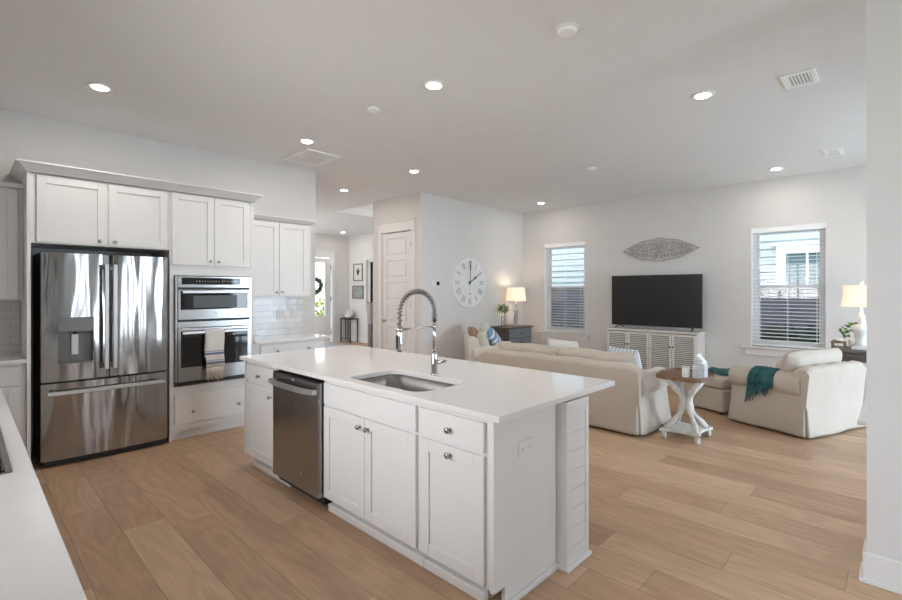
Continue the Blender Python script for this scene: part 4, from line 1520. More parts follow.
# ------------------------------------------------------------------ living room seating
def upholstered(name, label, cat, loc, rz, D, Wd, nseat, fab, arm_h=0.60, back_h=0.72, cush_h=0.86):
    """slip-covered seat: faces local +X, width along local y"""
    t = thing(name, label, cat, loc, rz)
    AW = 0.23
    hx, hy = D / 2, Wd / 2
    # loose slipcover down to the floor with pleats at the corners
    b = MB()
    per = []
    r0 = 0.045
    for (cx, cy, a0) in ((hx - r0, hy - r0, 0), (-hx + r0, hy - r0, 90), (-hx + r0, -hy + r0, 180), (hx - r0, -hy + r0, 270)):
        for i in range(9):
            a = R(a0 + 90 * i / 8)
            per.append((cx + r0 * math.cos(a), cy + r0 * math.sin(a), math.cos(a), math.sin(a), 1 if i == 4 else 0))
        nx_ = {0: (-hx + r0, hy - r0), 90: (-hx + r0, -hy + r0), 180: (hx - r0, -hy + r0), 270: (hx - r0, hy - r0)}[a0]
        end = per[-1]
        L_ = math.hypot(nx_[0] + (r0 * math.cos(R(a0 + 90))) - end[0], nx_[1] + r0 * math.sin(R(a0 + 90)) - end[1])
        m_ = max(2, int(L_ / 0.04))
        for i in range(1, m_):
            f_ = i / m_
            per.append((end[0] + (nx_[0] + r0 * math.cos(R(a0 + 90)) - end[0]) * f_, end[1] + (nx_[1] + r0 * math.sin(R(a0 + 90)) - end[1]) * f_, math.cos(R(a0 + 90)), math.sin(R(a0 + 90)), 0))
    n_ = len(per)
    zs = [0.50, 0.43, 0.36, 0.27, 0.18, 0.10, 0.05, 0.022]
    vs = []
    rg = random.Random(int(Wd * 1000))
    ph1, ph2 = rg.uniform(0, 6), rg.uniform(0, 6)
    for z_ in zs:
        tt = (0.50 - z_) / 0.48
        for i, (x, y, nx, ny, pl_) in enumerate(per):
            off = -0.016 + 0.050 * tt ** 1.4
            off += 0.009 * tt * math.sin(i * 0.41 + ph1 + tt) + 0.006 * math.sin(i * 0.23 + ph2 + tt * 2)
            if pl_ and z_ < 0.40:
                off -= 0.045 * tt
            zt = z_
            if nx > 0.5 and abs(y) < hy - AW:
                zt = min(z_, 0.40)
            vs.append((x + nx * off, y + ny * off, zt))
    fs = [(i * n_ + j, (i + 1) * n_ + j, (i + 1) * n_ + (j + 1) % n_, i * n_ + (j + 1) % n_) for i in range(len(zs) - 1) for j in range(n_)]
    b.add(vs, fs, True)
    b.build('slipcover_skirt', fab, t, world=False, solid=0.008)
    MB().box(-hx + 0.03, hx - 0.04, -hy + 0.03, hy - 0.03, 0.06, 0.40).build('seat_base', fab, t, world=False, bevel=0.02)
    # back
    b = MB()
    prof = [(-hx + 0.005, 0.30), (-hx - 0.02, 0.60), (-hx - 0.028, back_h - 0.03), (-hx + 0.0, back_h), (-hx + 0.07, back_h + 0.008), (-hx + 0.13, back_h - 0.03), (-hx + 0.16, 0.60), (-hx + 0.19, 0.35)]
    nb = 18

    def bf(u, v):
        k_ = v * (len(prof) - 1)
        i = min(int(k_), len(prof) - 2)
        f_ = k_ - i
        x = prof[i][0] + (prof[i + 1][0] - prof[i][0]) * f_
        z_ = prof[i][1] + (prof[i + 1][1] - prof[i][1]) * f_
        s_ = 2 * u - 1
        edge = max(0, (abs(s_) * hy - (hy - 0.07)) / 0.07)
        z_ -= 0.04 * edge ** 2.2 * max(0, (z_ - 0.45) / 0.3)
        z_ += 0.006 * math.sin(u * 23) * (1 if z_ > 0.6 else 0)
        return V((x, s_ * (hy - 0.004), z_))
    b.grid(bf, nb, (len(prof) - 1) * 3)
    for s_ in (0, 1):
        n2 = (len(prof) - 1) * 3
        loop = [bf(s_, j / n2) for j in range(n2 + 1)]
        b.add(loop, [tuple(range(len(loop)))] if s_ else [tuple(reversed(range(len(loop))))])
    b.build('backrest', fab, t, world=False)
    # rolled arms
    for s_ in (1, -1):
        b = MB()
        cz = arm_h - 0.125
        ca = hy - 0.095
        sec = [(hy - AW, 0.38), (hy - AW + 0.0, cz - 0.03)]
        for i in range(15):
            a = R(190 - 250 * i / 14)
            sec.append((ca + 0.135 * math.cos(a), cz + 0.125 * math.sin(a)))
        sec += [(hy - 0.03, cz - 0.14), (hy - 0.02, 0.28)]
        x0_, x1_ = -hx + 0.06, hx - 0.005
        xs = [x0_, x0_ + 0.1, 0, x1_ - 0.08, x1_ - 0.025, x1_ - 0.006, x1_]
        sc_ = [1, 1, 1, 1, 0.98, 0.93, 0.84]
        rings_ = []
        for x, q_ in zip(xs, sc_):
            bulge = 0.012 * math.sin((x - x0_) * 9)
            rings_.append([V((x, s_ * ((y - ca) * q_ + ca), (z_ - cz) * (q_ if z_ > cz else 1) + cz + (bulge if z_ > cz else 0))) for y, z_ in sec])
        m_ = len(sec)
        vs = [p for r2 in rings_ for p in r2]
        fs = []
        for i in range(len(xs) - 1):
            for j in range(m_ - 1):
                q4 = (i * m_ + j, (i + 1) * m_ + j, (i + 1) * m_ + j + 1, i * m_ + j + 1)
                fs.append(q4 if s_ > 0 else tuple(reversed(q4)))
        b.add(vs, fs, True)
        b.add(rings_[-1], [tuple(range(m_))], False)
        b.add(rings_[0], [tuple(range(m_))], False)
        b.build('armrest', fab, t, world=False)
    iw = (Wd - 2 * AW) / nseat
    for i in range(nseat):
        yc = -hy + AW + iw * (i + 0.5)
        MB().box(-hx + 0.19, hx + 0.005, yc - iw / 2 + 0.004, yc + iw / 2 - 0.004, 0.385, 0.50).build('seat_cushion', fab, t, world=False, bevel=0.035, smooth=True, seg=4)
        rot = Matrix.Rotation(R(-78), 3, 'Y')
        c_ = MB()
        bh = cush_h - 0.46
        for sg in (1, -1):
            def fn(u, v, sg=sg):
                a, bb = 2 * u - 1, 2 * v - 1
                h_ = (max(0, 1 - abs(a) ** 6) * max(0, 1 - abs(bb) ** 6)) ** 0.4
                if sg < 0:
                    a = -a
                w__ = (iw / 2 + 0.01 + (0.16 if nseat == 1 else 0.05)) * (1 - 0.03 * abs(bb) ** 4)
                p = V((sg * h_ * 0.095, a * w__, bb * bh / 2 * (1 - 0.05 * abs(a) ** 5) + 0.008 * math.sin(a * 5 + i * 2)))
                p = Matrix.Rotation(R(-11), 3, 'Y') @ p
                return p + V((-hx + 0.235, yc + (0 if nseat == 1 else (0.04 if i else -0.04)), 0.475 + bh / 2))
            c_.grid(fn, 18, 16)
        c_.build('back_cushion', fab, t, world=False)
    return t


upholstered('sofa', 'long beige slipcovered sofa with its back to the kitchen island', 'sofa', (-2.955, 5.135, 0), R(90), 0.83, 2.10, 2, FAB, 0.61, 0.715, 0.795)
CH = upholstered('armchair', 'beige slipcovered armchair with teal throw, right of the ottoman', 'armchair', (-0.865, 6.42, 0), R(158.5), 0.80, 1.05, 1, FAB, 0.63, 0.70, 0.825)
upholstered('armchair', 'pale armchair with cushions in the left corner under the wall clock', 'armchair', (-4.93, 6.10, 0), R(48), 0.80, 0.86, 1, FABW, 0.60, 0.74, 0.80)

# cushions
rot = Matrix.Rotation(R(48), 3, 'Z') @ Matrix.Rotation(R(62), 3, 'Y')
tag(MB().pillow((-5.06, 5.86, 0.70), 0.40, 0.40, 0.16, rot).build('throw_pillow', TAN), 'tan cushion on the armchair under the clock', 'cushion', None)
rot = Matrix.Rotation(R(50), 3, 'Z') @ Matrix.Rotation(R(70), 3, 'Y')
tag(MB().pillow((-5.02, 6.10, 0.74), 0.42, 0.42, 0.15, rot).build('throw_pillow', WHC), 'white cushion behind the blue striped one on the corner armchair', 'cushion', None)
pp = MB().pillow((0, 0, 0), 0.40, 0.40, 0.14).build('throw_pillow', BLUEC)
pp.location = (-4.78, 6.02, 0.68)
pp.rotation_euler = (Matrix.Rotation(R(30), 3, 'Z') @ Matrix.Rotation(R(55), 3, 'Y') @ Matrix.Rotation(R(20), 3, 'Z')).to_euler()
tag(pp, 'blue and white striped cushion on the corner armchair', 'cushion')
pp = MB().pillow((0, 0, 0), 0.44, 0.40, 0.15).build('throw_pillow', TICK)
pp.location = (-2.27, 5.26, 0.62)
pp.rotation_euler = (Matrix.Rotation(R(75), 3, 'Z') @ Matrix.Rotation(R(72), 3, 'Y')).to_euler()
tag(pp, 'blue striped cushion at the right end of the sofa', 'cushion')
for (x, y, z_, s_, lab, a_) in ((-2.98, 5.02, 0.745, 0.42, 'white cushion leaning at the middle of the sofa back', 80),):
    rot = Matrix.Rotation(R(a_), 3, 'Z') @ Matrix.Rotation(R(68), 3, 'Y')
    tag(MB().pillow((x, y + 0.12, z_ - 0.06), s_, s_ * 1.1, 0.15, rot).build('throw_pillow', WHC), lab, 'cushion')

# ottoman in front of the armchair
t = thing('ottoman', 'beige slipcovered storage ottoman in front of the right armchair', 'ottoman', (-1.66, 6.60, 0), R(158.5))
hx, hy = 0.27, 0.31
MB().box(-hx, hx, -hy, hy, 0.03, 0.30).build('box_cover', FAB, t, world=False, bevel=0.02, smooth=True, seg=3)
MB().box(-hx - 0.01, hx + 0.01, -hy - 0.01, hy + 0.01, 0.305, 0.43).build('top_cushion', FAB, t, world=False, bevel=0.035, smooth=True, seg=4)
b = MB().tube([(0.06, hy + 0.008, 0.26), (0.055, hy + 0.03, 0.21), (0.0, hy + 0.035, 0.17), (-0.055, hy + 0.03, 0.21), (-0.06, hy + 0.008, 0.26)], 0.006, 8)
b.build('pull_loop', FAB, t, world=False)
for sx in (-1, 1):
    for s2 in (-1, 1):
        MB().box(sx * 0.22 - 0.02, sx * 0.22 + 0.02, s2 * 0.26 - 0.02, s2 * 0.26 + 0.02, 0, 0.04).build('foot', WOODD, t, world=False)

# teal throws
thr = thing('throw_blanket', 'teal fringed throw hanging over the near arm of the right armchair', 'blanket', (-0.865, 6.42, 0.3), R(158.5))
hy = 0.525
ca, cz = hy - 0.095, 0.63 - 0.125
pathT = [(hy - AW_ if False else 0.10, 0.52) for AW_ in (0,)]
pathT = [(0.18, 0.515), (0.25, 0.518), (0.285, 0.54)]
for i in range(9):
    a = R(180 - 200 * i / 8)
    pathT.append((ca + 0.143 * math.cos(a), cz + 0.134 * math.sin(a)))
pathT += [(hy + 0.030, 0.47), (hy + 0.038, 0.40), (hy + 0.046, 0.36)]
b = MB()


def thf(u, v):
    k_ = v * (1 - 0.30 * u) * (len(pathT) - 1)
    i = min(int(k_), len(pathT) - 2)
    f_ = k_ - i
    y = pathT[i][0] + (pathT[i + 1][0] - pathT[i][0]) * f_
    z_ = pathT[i][1] + (pathT[i + 1][1] - pathT[i][1]) * f_
    wav = 0.010 * abs(math.sin(u * 11 + v * 2)) + 0.004 * math.sin(u * 29 + v * 7)
    x = 0.135 - 0.21 * u + 0.05 * (v - 0.3) * (1 - 2 * u)
    if i >= 2:
        dy_, dz_ = (y - ca), (z_ - cz)
        L_ = math.hypot(dy_, dz_) + 1e-6
        y += dy_ / L_ * wav
        z_ += dz_ / L_ * wav
    else:
        z_ += wav
    z_ -= max(0, v - 0.85) * (0.15 * u - 0.08)
    return V((x, y, z_ - 0.3))


b.grid(thf, 30, 40)
b.build('knit_cloth', TEAL, thr, world=False, solid=0.007)
b = MB()
rr_ = random.Random(11)
for i in range(26):
    u = (i + 0.5) / 26
    p = thf(u, 1.0)
    ln = 0.115 * (1 - 0.45 * u) + rr_.uniform(-0.02, 0.02)
    b.tube([p + V((0, 0, 0.01)), p + V((rr_.uniform(-.006, .006), 0.010, -ln * 0.5)), p + V((rr_.uniform(-.012, .012), 0.014, -ln))], [0.006, 0.0055, 0.004], 5)
b.build('fringe', TEAL, thr, world=False)
thr2 = thing('throw_blanket', 'teal throw lying across the beige ottoman', 'blanket', (-1.66, 6.60, 0.43), R(158.5))
b = MB()
b.grid(lambda u, v: V((-0.2 + 0.42 * u + 0.03 * math.sin(v * 6), -0.30 + 0.40 * v + 0.02 * math.sin(u * 8), 0.012 + 0.016 * abs(math.sin(v * 9 + u * 3)) + 0.008 * math.sin(u * 13))), 30, 30)
b.build('knit_cloth', TEAL, thr2, world=False, solid=0.01)

# ------------------------------------------------------------------ side table
cx, cy = -1.575, 5.07
t = thing('side_table', 'small brown-topped side table on white curved crossing legs', 'table', (cx, cy, 0))


def scallop(hx, hy, s=1.0):
    p = []
    for i in range(64):
        a = 2 * PI * i / 64
        q = 3.2
        ca_, sa_ = math.cos(a), math.sin(a)
        r_ = 1 / ((abs(ca_) ** q + abs(sa_) ** q) ** (1 / q))
        w_ = 1 + 0.035 * math.cos(8 * a)
        p.append((cx + hx * ca_ * r_ * w_ * s, cy + hy * sa_ * r_ * w_ * s))
    return p


tp = MB().extrude([(x, y, 0.600) for x, y in scallop(0.245, 0.28)], (0, 0, 0.022)).build('table_top', WOODT, t, bevel=0.004)
b = MB()
for sgn, s_ in ((1, 1.0), (1, 0.95)):
    pass
o_ = scallop(0.245, 0.28, 1.0)
i_ = scallop(0.245, 0.28, 0.94)
nn_ = 64
vs = [(x, y, 0.622) for x, y in o_] + [(x, y, 0.640) for x, y in o_] + [(x, y, 0.640) for x, y in i_] + [(x, y, 0.622) for x, y in i_]
fs = []
for k_ in range(3):
    for j in range(nn_):
        fs.append((k_ * nn_ + j, k_ * nn_ + (j + 1) % nn_, (k_ + 1) * nn_ + (j + 1) % nn_, (k_ + 1) * nn_ + j))
b.add(vs, fs).build('tray_rim', WOODT, tp)
# base plate with curved-in sides
pts = []
for i in range(4):
    a0 = R(45 + 90 * i)
    a1 = R(45 + 90 * (i + 1))
    for k_ in range(12):
        f_ = k_ / 12
        px = math.cos(a0) * (1 - f_) + math.cos(a1) * f_
        py = math.sin(a0) * (1 - f_) + math.sin(a1) * f_
        r_ = 1 - 0.22 * math.sin(PI * f_)
        pts.append((cx + px * r_ * 0.27, cy + py * r_ * 0.30, 0.065))
MB().extrude(pts, (0, 0, 0.028)).build('base_plate', WHITEW, t, bevel=0.004)
for sx in (-1, 1):
    for s2 in (-1, 1):
        MB().lathe([(0.018, 0), (0.026, 0.008), (0.026, 0.045), (0.02, 0.066)], (cx + sx * 0.155, cy + s2 * 0.175, 0), 14).build('foot', WHITEW, t)
for i in range(4):
    a0 = R(45 + 90 * i)
    dx, dy = math.cos(a0), math.sin(a0) * 1.08
    pts = []
    for k_ in range(21):
        f_ = k_ / 20
        z_ = 0.09 + 0.505 * f_
        r_ = 0.035 + 0.19 * (abs(2 * f_ - 1) ** 1.7)
        if f_ < 0.12:
            r_ -= 0.02 * (1 - f_ / 0.12)
        tw_ = 0.15 * math.sin(PI * f_)
        pts.append((cx + r_ * (dx * math.cos(tw_) - dy * math.sin(tw_)), cy + r_ * (dx * math.sin(tw_) + dy * math.cos(tw_)), z_))
    rs = [0.025 + 0.006 * math.sin(k_ * 0.9) + (0.006 if 7 < k_ < 13 else 0) for k_ in range(21)]
    MB().tube(pts, rs, 10).build('leg', WHITEW, t)

t = thing('tissue_box', 'pale tissue box with tissue pulled up on the side table', 'tissue box', (-1.42, 4.98, 0.623))
MB().box(-1.475, -1.365, 4.925, 5.035, 0.623, 0.755).build('carton', TBOX, t, bevel=0.003)
b = MB()
b.grid(lambda u, v: V((-1.42 + (u - .5) * 0.07 + 0.02 * math.sin(v * 5), 4.98 + 0.025 * math.sin(u * 7 + v * 2), 0.752 + 0.10 * v + 0.012 * math.cos(u * 9))), 14, 10)
b.build('tissue', SOAP, t, solid=0.003)
t = thing('candle_jar', 'small white lidded jar left of the tissue box', 'jar', (-1.52, 4.93, 0.623))
MB().lathe([(0.034, 0), (0.036, 0.01), (0.036, 0.085), (0.030, 0.095)], (-1.535, 4.93, 0.623), 20).build('jar', CERAM, t)
MB().lathe([(0.036, 0.095), (0.036, 0.108), (0.012, 0.112)], (-1.535, 4.93, 0.623), 20).build('lid', WHITEW, t)

# ------------------------------------------------------------------ television and console
KX0, KX1, KY0, KY1 = -3.64, -2.21, 7.61, 8.0
t = thing('media_console', 'whitewashed console with four louvred doors under the television', 'cabinet', ((KX0 + KX1) / 2, 7.8, 0))
b = MB()
b.box(KX0, KX0 + 0.025, KY0 + 0.02, KY1, 0.0, 0.815)
b.box(KX1 - 0.025, KX1, KY0 + 0.02, KY1, 0.0, 0.815)
b.box(KX0 + 0.025, KX1 - 0.025, KY0 + 0.02, KY1, 0.08, 0.10)
b.box(KX0 + 0.025, KX1 - 0.025, KY1 - 0.01, KY1, 0.1, 0.815)
b.box(KX0 + 0.025, KX1 - 0.025, KY0 + 0.025, KY0 + 0.04, 0.0, 0.08)
b.build('body', CONSP, t, bevel=0.002)
MB().box(KX0 - 0.008, KX1 + 0.008, KY0 - 0.008, KY1, 0.815, 0.842).build('top', CONS, t, bevel=0.003)
CF = YF(KY0 + 0.02)
dw_ = (KX1 - KX0 - 0.03) / 4
for i in range(4):
    u0 = KX0 + 0.015 + dw_ * i + 0.003
    u1 = u0 + dw_ - 0.006
    b = MB()
    rl_ = 0.034
    b.fb(CF, u0, u0 + rl_, 0.10, 0.80, 0, 0.022)
    b.fb(CF, u1 - rl_, u1, 0.10, 0.80, 0, 0.022)
    b.fb(CF, u0 + rl_, u1 - rl_, 0.10, 0.14, 0, 0.022)
    b.fb(CF, u0 + rl_, u1 - rl_, 0.765, 0.80, 0, 0.022)
    d_ = b.build('door', CONS, t, bevel=0.002, seg=1)
    s = MB()
    for k_ in range(21):
        z_ = 0.155 + k_ * 0.0295
        p = [(u0 + rl_, KY0 + 0.000, z_ - 0.006), (u0 + rl_, KY0 + 0.002, z_ - 0.009), (u0 + rl_, KY0 + 0.018, z_ + 0.004), (u0 + rl_, KY0 + 0.016, z_ + 0.007)]
        s.extrude(p, (u1 - u0 - 2 * rl_, 0, 0))
    s.build('louvers', CONSP, d_)
    MB().fb(CF, u0 + rl_, u1 - rl_, 0.14, 0.765, -0.004, 0.0).build('backing', GREYP, d_)
    ku = u1 - 0.02 if i % 2 == 0 else u0 + 0.02
    MB().lathe([(0.006, 0), (0.006, 0.010), (0.013, 0.014), (0.013, 0.022), (0.005, 0.025)], (ku, KY0 - 0.002, 0.60), 14, (0, -1, 0)).build('knob', BLACK, d_)
t = thing('television', 'large black flat television standing on the louvred console', 'television', (-2.915, 7.80, 0.842))
TX0, TX1, TZ0, TZ1 = -3.63, -2.20, 0.895, 1.73
MB().box(TX0, TX1, 7.80, 7.835, TZ0, TZ1).build('housing', BLACK, t, bevel=0.004)
MB().box(TX0 + 0.3, TX1 - 0.3, 7.835, 7.87, TZ0 + 0.05, TZ0 + 0.45).build('rear_bulge', BLACK, t, bevel=0.01)
MB().box(TX0 + 0.008, TX1 - 0.008, 7.797, 7.80, TZ0 + 0.016, TZ1 - 0.008).build('screen', SCREEN, t)
for s_, X in ((-1, TX0 + 0.14), (1, TX1 - 0.14)):
    b = MB()
    b.tube([(X, 7.815, TZ0 + 0.01), (X + s_ * 0.03, 7.69, 0.852)], 0.009, 8)
    b.tube([(X, 7.815, TZ0 + 0.01), (X - s_ * 0.02, 7.94, 0.852)], 0.009, 8)
    b.build('leg', BLACK, t)

# carved wall ornament, built of scrolls
b = MB()
oc = V((-2.91, 8.005, 2.155))
hw, hh = 0.60, 0.185


def outline(a):
    c_, s_ = math.cos(a), math.sin(a)
    return hw * c_, math.copysign(hh * (1 - abs(c_) ** 1.9) * (1 + 0.06 * math.cos(12 * a)), s_)


b.tube([(oc.x + outline(2 * PI * i / 96)[0], oc.y, oc.z + outline(2 * PI * i / 96)[1]) for i in range(96)], 0.009, 6, closed=True)


def spiral(x, z_, r_, d, th0, turns=1.6, w_=0.009):
    pts = []
    n_ = int(20 * turns)
    for i in range(n_ + 1):
        f_ = i / n_
        a = th0 + d * 2 * PI * turns * f_
        q = r_ * (1 - 0.85 * f_)
        pts.append((oc.x + x + q * math.cos(a), oc.y - 0.006 * math.sin(f_ * 3), oc.z + z_ + q * math.sin(a)))
    b.tube(pts, [w_ * (1 - 0.4 * i / n_) for i in range(n_ + 1)], 6)


for sx in (-1, 1):
    for sz in (-1, 1):
        spiral(sx * 0.10, sz * 0.085, 0.075, sx * sz, PI / 2 * sz)
        spiral(sx * 0.25, sz * 0.07, 0.068, -sx * sz, -PI / 2 * sz)
        spiral(sx * 0.375, sz * 0.05, 0.05, sx * sz, PI / 2 * sz)
        spiral(sx * 0.46, sz * 0.026, 0.032, -sx * sz, 0)
        for k_ in range(9):
            x = sx * (0.04 + 0.055 * k_)
            zz = sz * (hh * (1 - (abs(x) / hw) ** 2) * 0.55)
            d_ = V((sx * 0.03, 0, sz * 0.022))
            c_ = oc + V((x, -0.008, zz))
            n_ = V((-sz * 0.010, 0, sx * 0.012))
            b.add([c_ - d_, c_ + n_ + V((0, -.006, 0)), c_ + d_, c_ - n_ + V((0, -.006, 0)), c_ + V((0, 0.012, 0))], [(0, 1, 2, 3), (0, 4, 1), (1, 4, 2), (2, 4, 3), (3, 4, 0)])
    b.tube([(oc.x + sx * 0.58, oc.y, oc.z), (oc.x + sx * 0.63, oc.y, oc.z)], [0.016, 0.004], 8)
    b.tube([(oc.x + sx * x, oc.y - 0.005, oc.z + 0.018 * math.sin(x * 22)) for x in [0.03 * i for i in range(19)]], 0.010, 6)
b.lathe([(0.045, -0.01), (0.045, 0.01), (0.02, 0.02)], oc, 16, (0, -1, 0))
for k_ in range(10):
    a = 2 * PI * k_ / 10
    b.tube([oc + V((0.03 * math.cos(a), -0.01, 0.03 * math.sin(a))), oc + V((0.085 * math.cos(a), -0.004, 0.14 * math.sin(a)))], [0.013, 0.006], 6)
tag(b.build('carved_wall_ornament', CARVE), 'whitewashed carved scrollwork ornament on the wall above the television', 'wall decoration')

# ------------------------------------------------------------------ clock
cyk, czk, rk = 6.36, 1.622, 0.458
t = thing('wall_clock', 'large round white clock with roman numerals on the side wall', 'clock', (-5.66, cyk, czk))
MB().lathe([(rk, 0.0), (rk, 0.022), (rk - 0.012, 0.030), (rk - 0.022, 0.024), (0.001, 0.024)], (-5.66, cyk, czk), 72, (1, 0, 0), smooth=False).build('face', CLOCKF, t)
b = MB()
ROM = ['XII', 'I', 'II', 'III', 'IIII', 'V', 'VI', 'VII', 'VIII', 'IX', 'X', 'XI']
xs_ = -5.66 + 0.0245


def stroke(p, q, wd, ce, ang):
    """p, q in glyph coordinates (right, up) about ce, rotated by -ang"""
    ca_, sa_ = math.cos(-ang), math.sin(-ang)
    P = [(p[0] * ca_ - p[1] * sa_, p[0] * sa_ + p[1] * ca_), (q[0] * ca_ - q[1] * sa_, q[0] * sa_ + q[1] * ca_)]
    P = [(ce[0] + a, ce[1] + c_) for a, c_ in P]
    d = V((P[1][0] - P[0][0], P[1][1] - P[0][1]))
    n_ = V((-d.y, d.x)).normalized() * wd / 2
    q_ = [(P[0][0] + n_.x, P[0][1] + n_.y), (P[1][0] + n_.x, P[1][1] + n_.y), (P[1][0] - n_.x, P[1][1] - n_.y), (P[0][0] - n_.x, P[0][1] - n_.y)]
    b.extrude([(xs_, a, c_) for a, c_ in q_], (0.002, 0, 0))


for i, rn in enumerate(ROM):
    ang = 2 * PI * i / 12
    ce = (cyk + 0.335 * math.sin(ang), czk + 0.335 * math.cos(ang))
    wds = {'I': 0.026, 'V': 0.052, 'X': 0.052}
    tot = sum(wds[ch] for ch in rn)
    u = -tot / 2
    hgt = 0.055
    # bottom numerals stay upright towards the centre as on common dials
    for ch in rn:
        w_ = wds[ch]
        m_ = u + w_ / 2
        if ch == 'I':
            stroke((m_, -hgt), (m_, hgt), 0.011, ce, ang)
            stroke((m_ - 0.011, hgt), (m_ + 0.011, hgt), 0.004, ce, ang)
            stroke((m_ - 0.011, -hgt), (m_ + 0.011, -hgt), 0.004, ce, ang)
        elif ch == 'V':
            stroke((m_ - 0.018, hgt), (m_, -hgt), 0.011, ce, ang)
            stroke((m_ + 0.018, hgt), (m_, -hgt), 0.005, ce, ang)
        else:
            stroke((m_ - 0.018, hgt), (m_ + 0.018, -hgt), 0.011, ce, ang)
            stroke((m_ + 0.018, hgt), (m_ - 0.018, -hgt), 0.005, ce, ang)
        u += w_
    b.build('numeral', NUM, t)
    b = MB()


def chand(name, ang, ln, wd, back=0.05):
    global b
    b = MB()
    P0, P1 = (0, -back), (0, ln)
    global xs_
    keep = xs_
    xs_ = -5.66 + 0.028 + (0.004 if 'minute' in name else 0)
    stroke((0, -back), (0, ln * 0.55), wd, (cyk, czk), ang)
    stroke((0, ln * 0.55), (0, ln * 0.72), wd * 2.2, (cyk, czk), ang)
    stroke((0, ln * 0.72), (0, ln), wd * 0.7, (cyk, czk), ang)
    xs_ = keep
    return b.build(name, HAND, t)


chand('minute_hand', R(2), 0.40, 0.010)
chand('hour_hand', R(59), 0.27, 0.018)
MB().lathe([(0.022, 0.024), (0.022, 0.037), (0.008, 0.040)], (-5.66, cyk, czk), 20, (1, 0, 0)).build('hub', HAND, t)
MB().lathe([(0.014, 0.024), (0.014, 0.028)], (-5.66, cyk + 0.01, czk - 0.20), 16, (1, 0, 0)).build('winding_hole', HAND, t)

t = thing('thermostat', 'small white thermostat with black dial on the side wall', 'thermostat', (-5.66, 5.525, 1.60))
MB().box(-5.66, -5.652, 5.435, 5.61, 1.545, 1.645).build('plate', WHITEP, t, bevel=0.004)
MB().box(-5.652, -5.642, 5.53, 5.60, 1.565, 1.63).build('display', BGLASS, t, bevel=0.006)

# ------------------------------------------------------------------ corner cabinet, lamp, plant
t = thing('accent_cabinet', 'weathered brown cabinet with bluish daylight in its front colour, in the corner under the lit lamp', 'cabinet', (-5.42, 7.22, 0))
X0, X1, Y0, Y1 = -5.64, -5.17, 6.90, 7.66
MB().box(X0, X1 - 0.02, Y0, Y1, 0.06, 0.775).build('body', WOODD, t, bevel=0.003)
MB().box(X0, X1 + 0.015, Y0 - 0.015, Y1 + 0.015, 0.775, 0.80).build('top', WOODD, t, bevel=0.003)
AF = XF(X1 - 0.02)
for z0_, z1_ in ((0.60, 0.765), (0.42, 0.585)):
    d_ = MB().fb(AF, Y0 + 0.03, Y1 - 0.03, z0_, z1_, 0, 0.018).build('drawer', BLUEG, t, bevel=0.003)
    MB().lathe([(0.006, 0), (0.006, 0.012), (0.015, 0.016), (0.012, 0.026)], (X1 - 0.002, (Y0 + Y1) / 2, (z0_ + z1_) / 2), 12, (1, 0, 0)).build('knob', BLACK, d_)
MB().fb(AF, Y0 + 0.03, Y1 - 0.03, 0.09, 0.41, 0, 0.018).build('door', BLUEG, t, bevel=0.003)
for a in (X0 + 0.03, X1 - 0.05):
    for c_ in (Y0 + 0.03, Y1 - 0.03):
        MB().box(a - 0.02, a + 0.02, c_ - 0.02, c_ + 0.02, 0, 0.06).build('leg', WOODD, t)


def shade_mesh(c, z0, z1, w0, d0, w1, d1, n=10, sq=4.0, flare=0.0):
    """open lamp shade; super-ellipse section, bottom w0 x d0 to top w1 x d1"""
    b = MB()
    m_ = 40
    vs = []
    for i in range(n + 1):
        f_ = i / n
        z_ = z0 + (z1 - z0) * f_
        k_ = 1 - flare * math.sin(PI * f_)
        w_, d_ = (w0 + (w1 - w0) * f_) * k_, (d0 + (d1 - d0) * f_) * k_
        for j in range(m_):
            a = 2 * PI * j / m_
            ca_, sa_ = math.cos(a), math.sin(a)
            r_ = 1 / ((abs(ca_) ** sq + abs(sa_) ** sq) ** (1 / sq))
            vs.append((c[0] + w_ / 2 * ca_ * r_, c[1] + d_ / 2 * sa_ * r_, z_))
    fs = [(i * m_ + j, i * m_ + (j + 1) % m_, (i + 1) * m_ + (j + 1) % m_, (i + 1) * m_ + j) for i in range(n) for j in range(m_)]
    b.add(vs, fs, True)
    return b


def lamp_bulb(t, x, y, z_, power):
    MB().lathe([(0.012, -0.05), (0.03, -0.01), (0.032, 0.01), (0.015, 0.035), (0.002, 0.04)], (x, y, z_), 14).build('bulb', mat('lit_bulb', (1, 0.9, 0.8), 0.5, emis=(1.0, 0.75, 0.5), estr=10), t)
    ld = bpy.data.lights.new('bulb_light', 'POINT')
    ld.energy = power
    ld.shadow_soft_size = 0.06
    ld.color = (1.0, 0.80, 0.60)
    lo = bpy.data.objects.new('bulb_light', ld)
    C.objects.link(lo)
    lo.parent = t
    lo.location = V((x, y, z_ + 0.06)) - t.location


lx, ly = -5.40, 7.44
t = thing('table_lamp', 'lit table lamp with grey turned base on the corner cabinet', 'lamp', (lx, ly, 0.80))
MB().lathe([(0.065, 0), (0.065, 0.02), (0.040, 0.03), (0.028, 0.06), (0.034, 0.12), (0.042, 0.20), (0.026, 0.23), (0.024, 0.25), (0.046, 0.28), (0.046, 0.30), (0.022, 0.33), (0.018, 0.38), (0.026, 0.40), (0.010, 0.42), (0.008, 0.52)], (lx, ly, 0.80), 22).build('base', GREYL, t)
shade_mesh((lx, ly), 1.275, 1.535, 0.39, 0.39, 0.33, 0.33, sq=2.0).build('lamp_shade', SHADE, t, solid=0.003)
lamp_bulb(t, lx, ly, 1.38, 2.6)

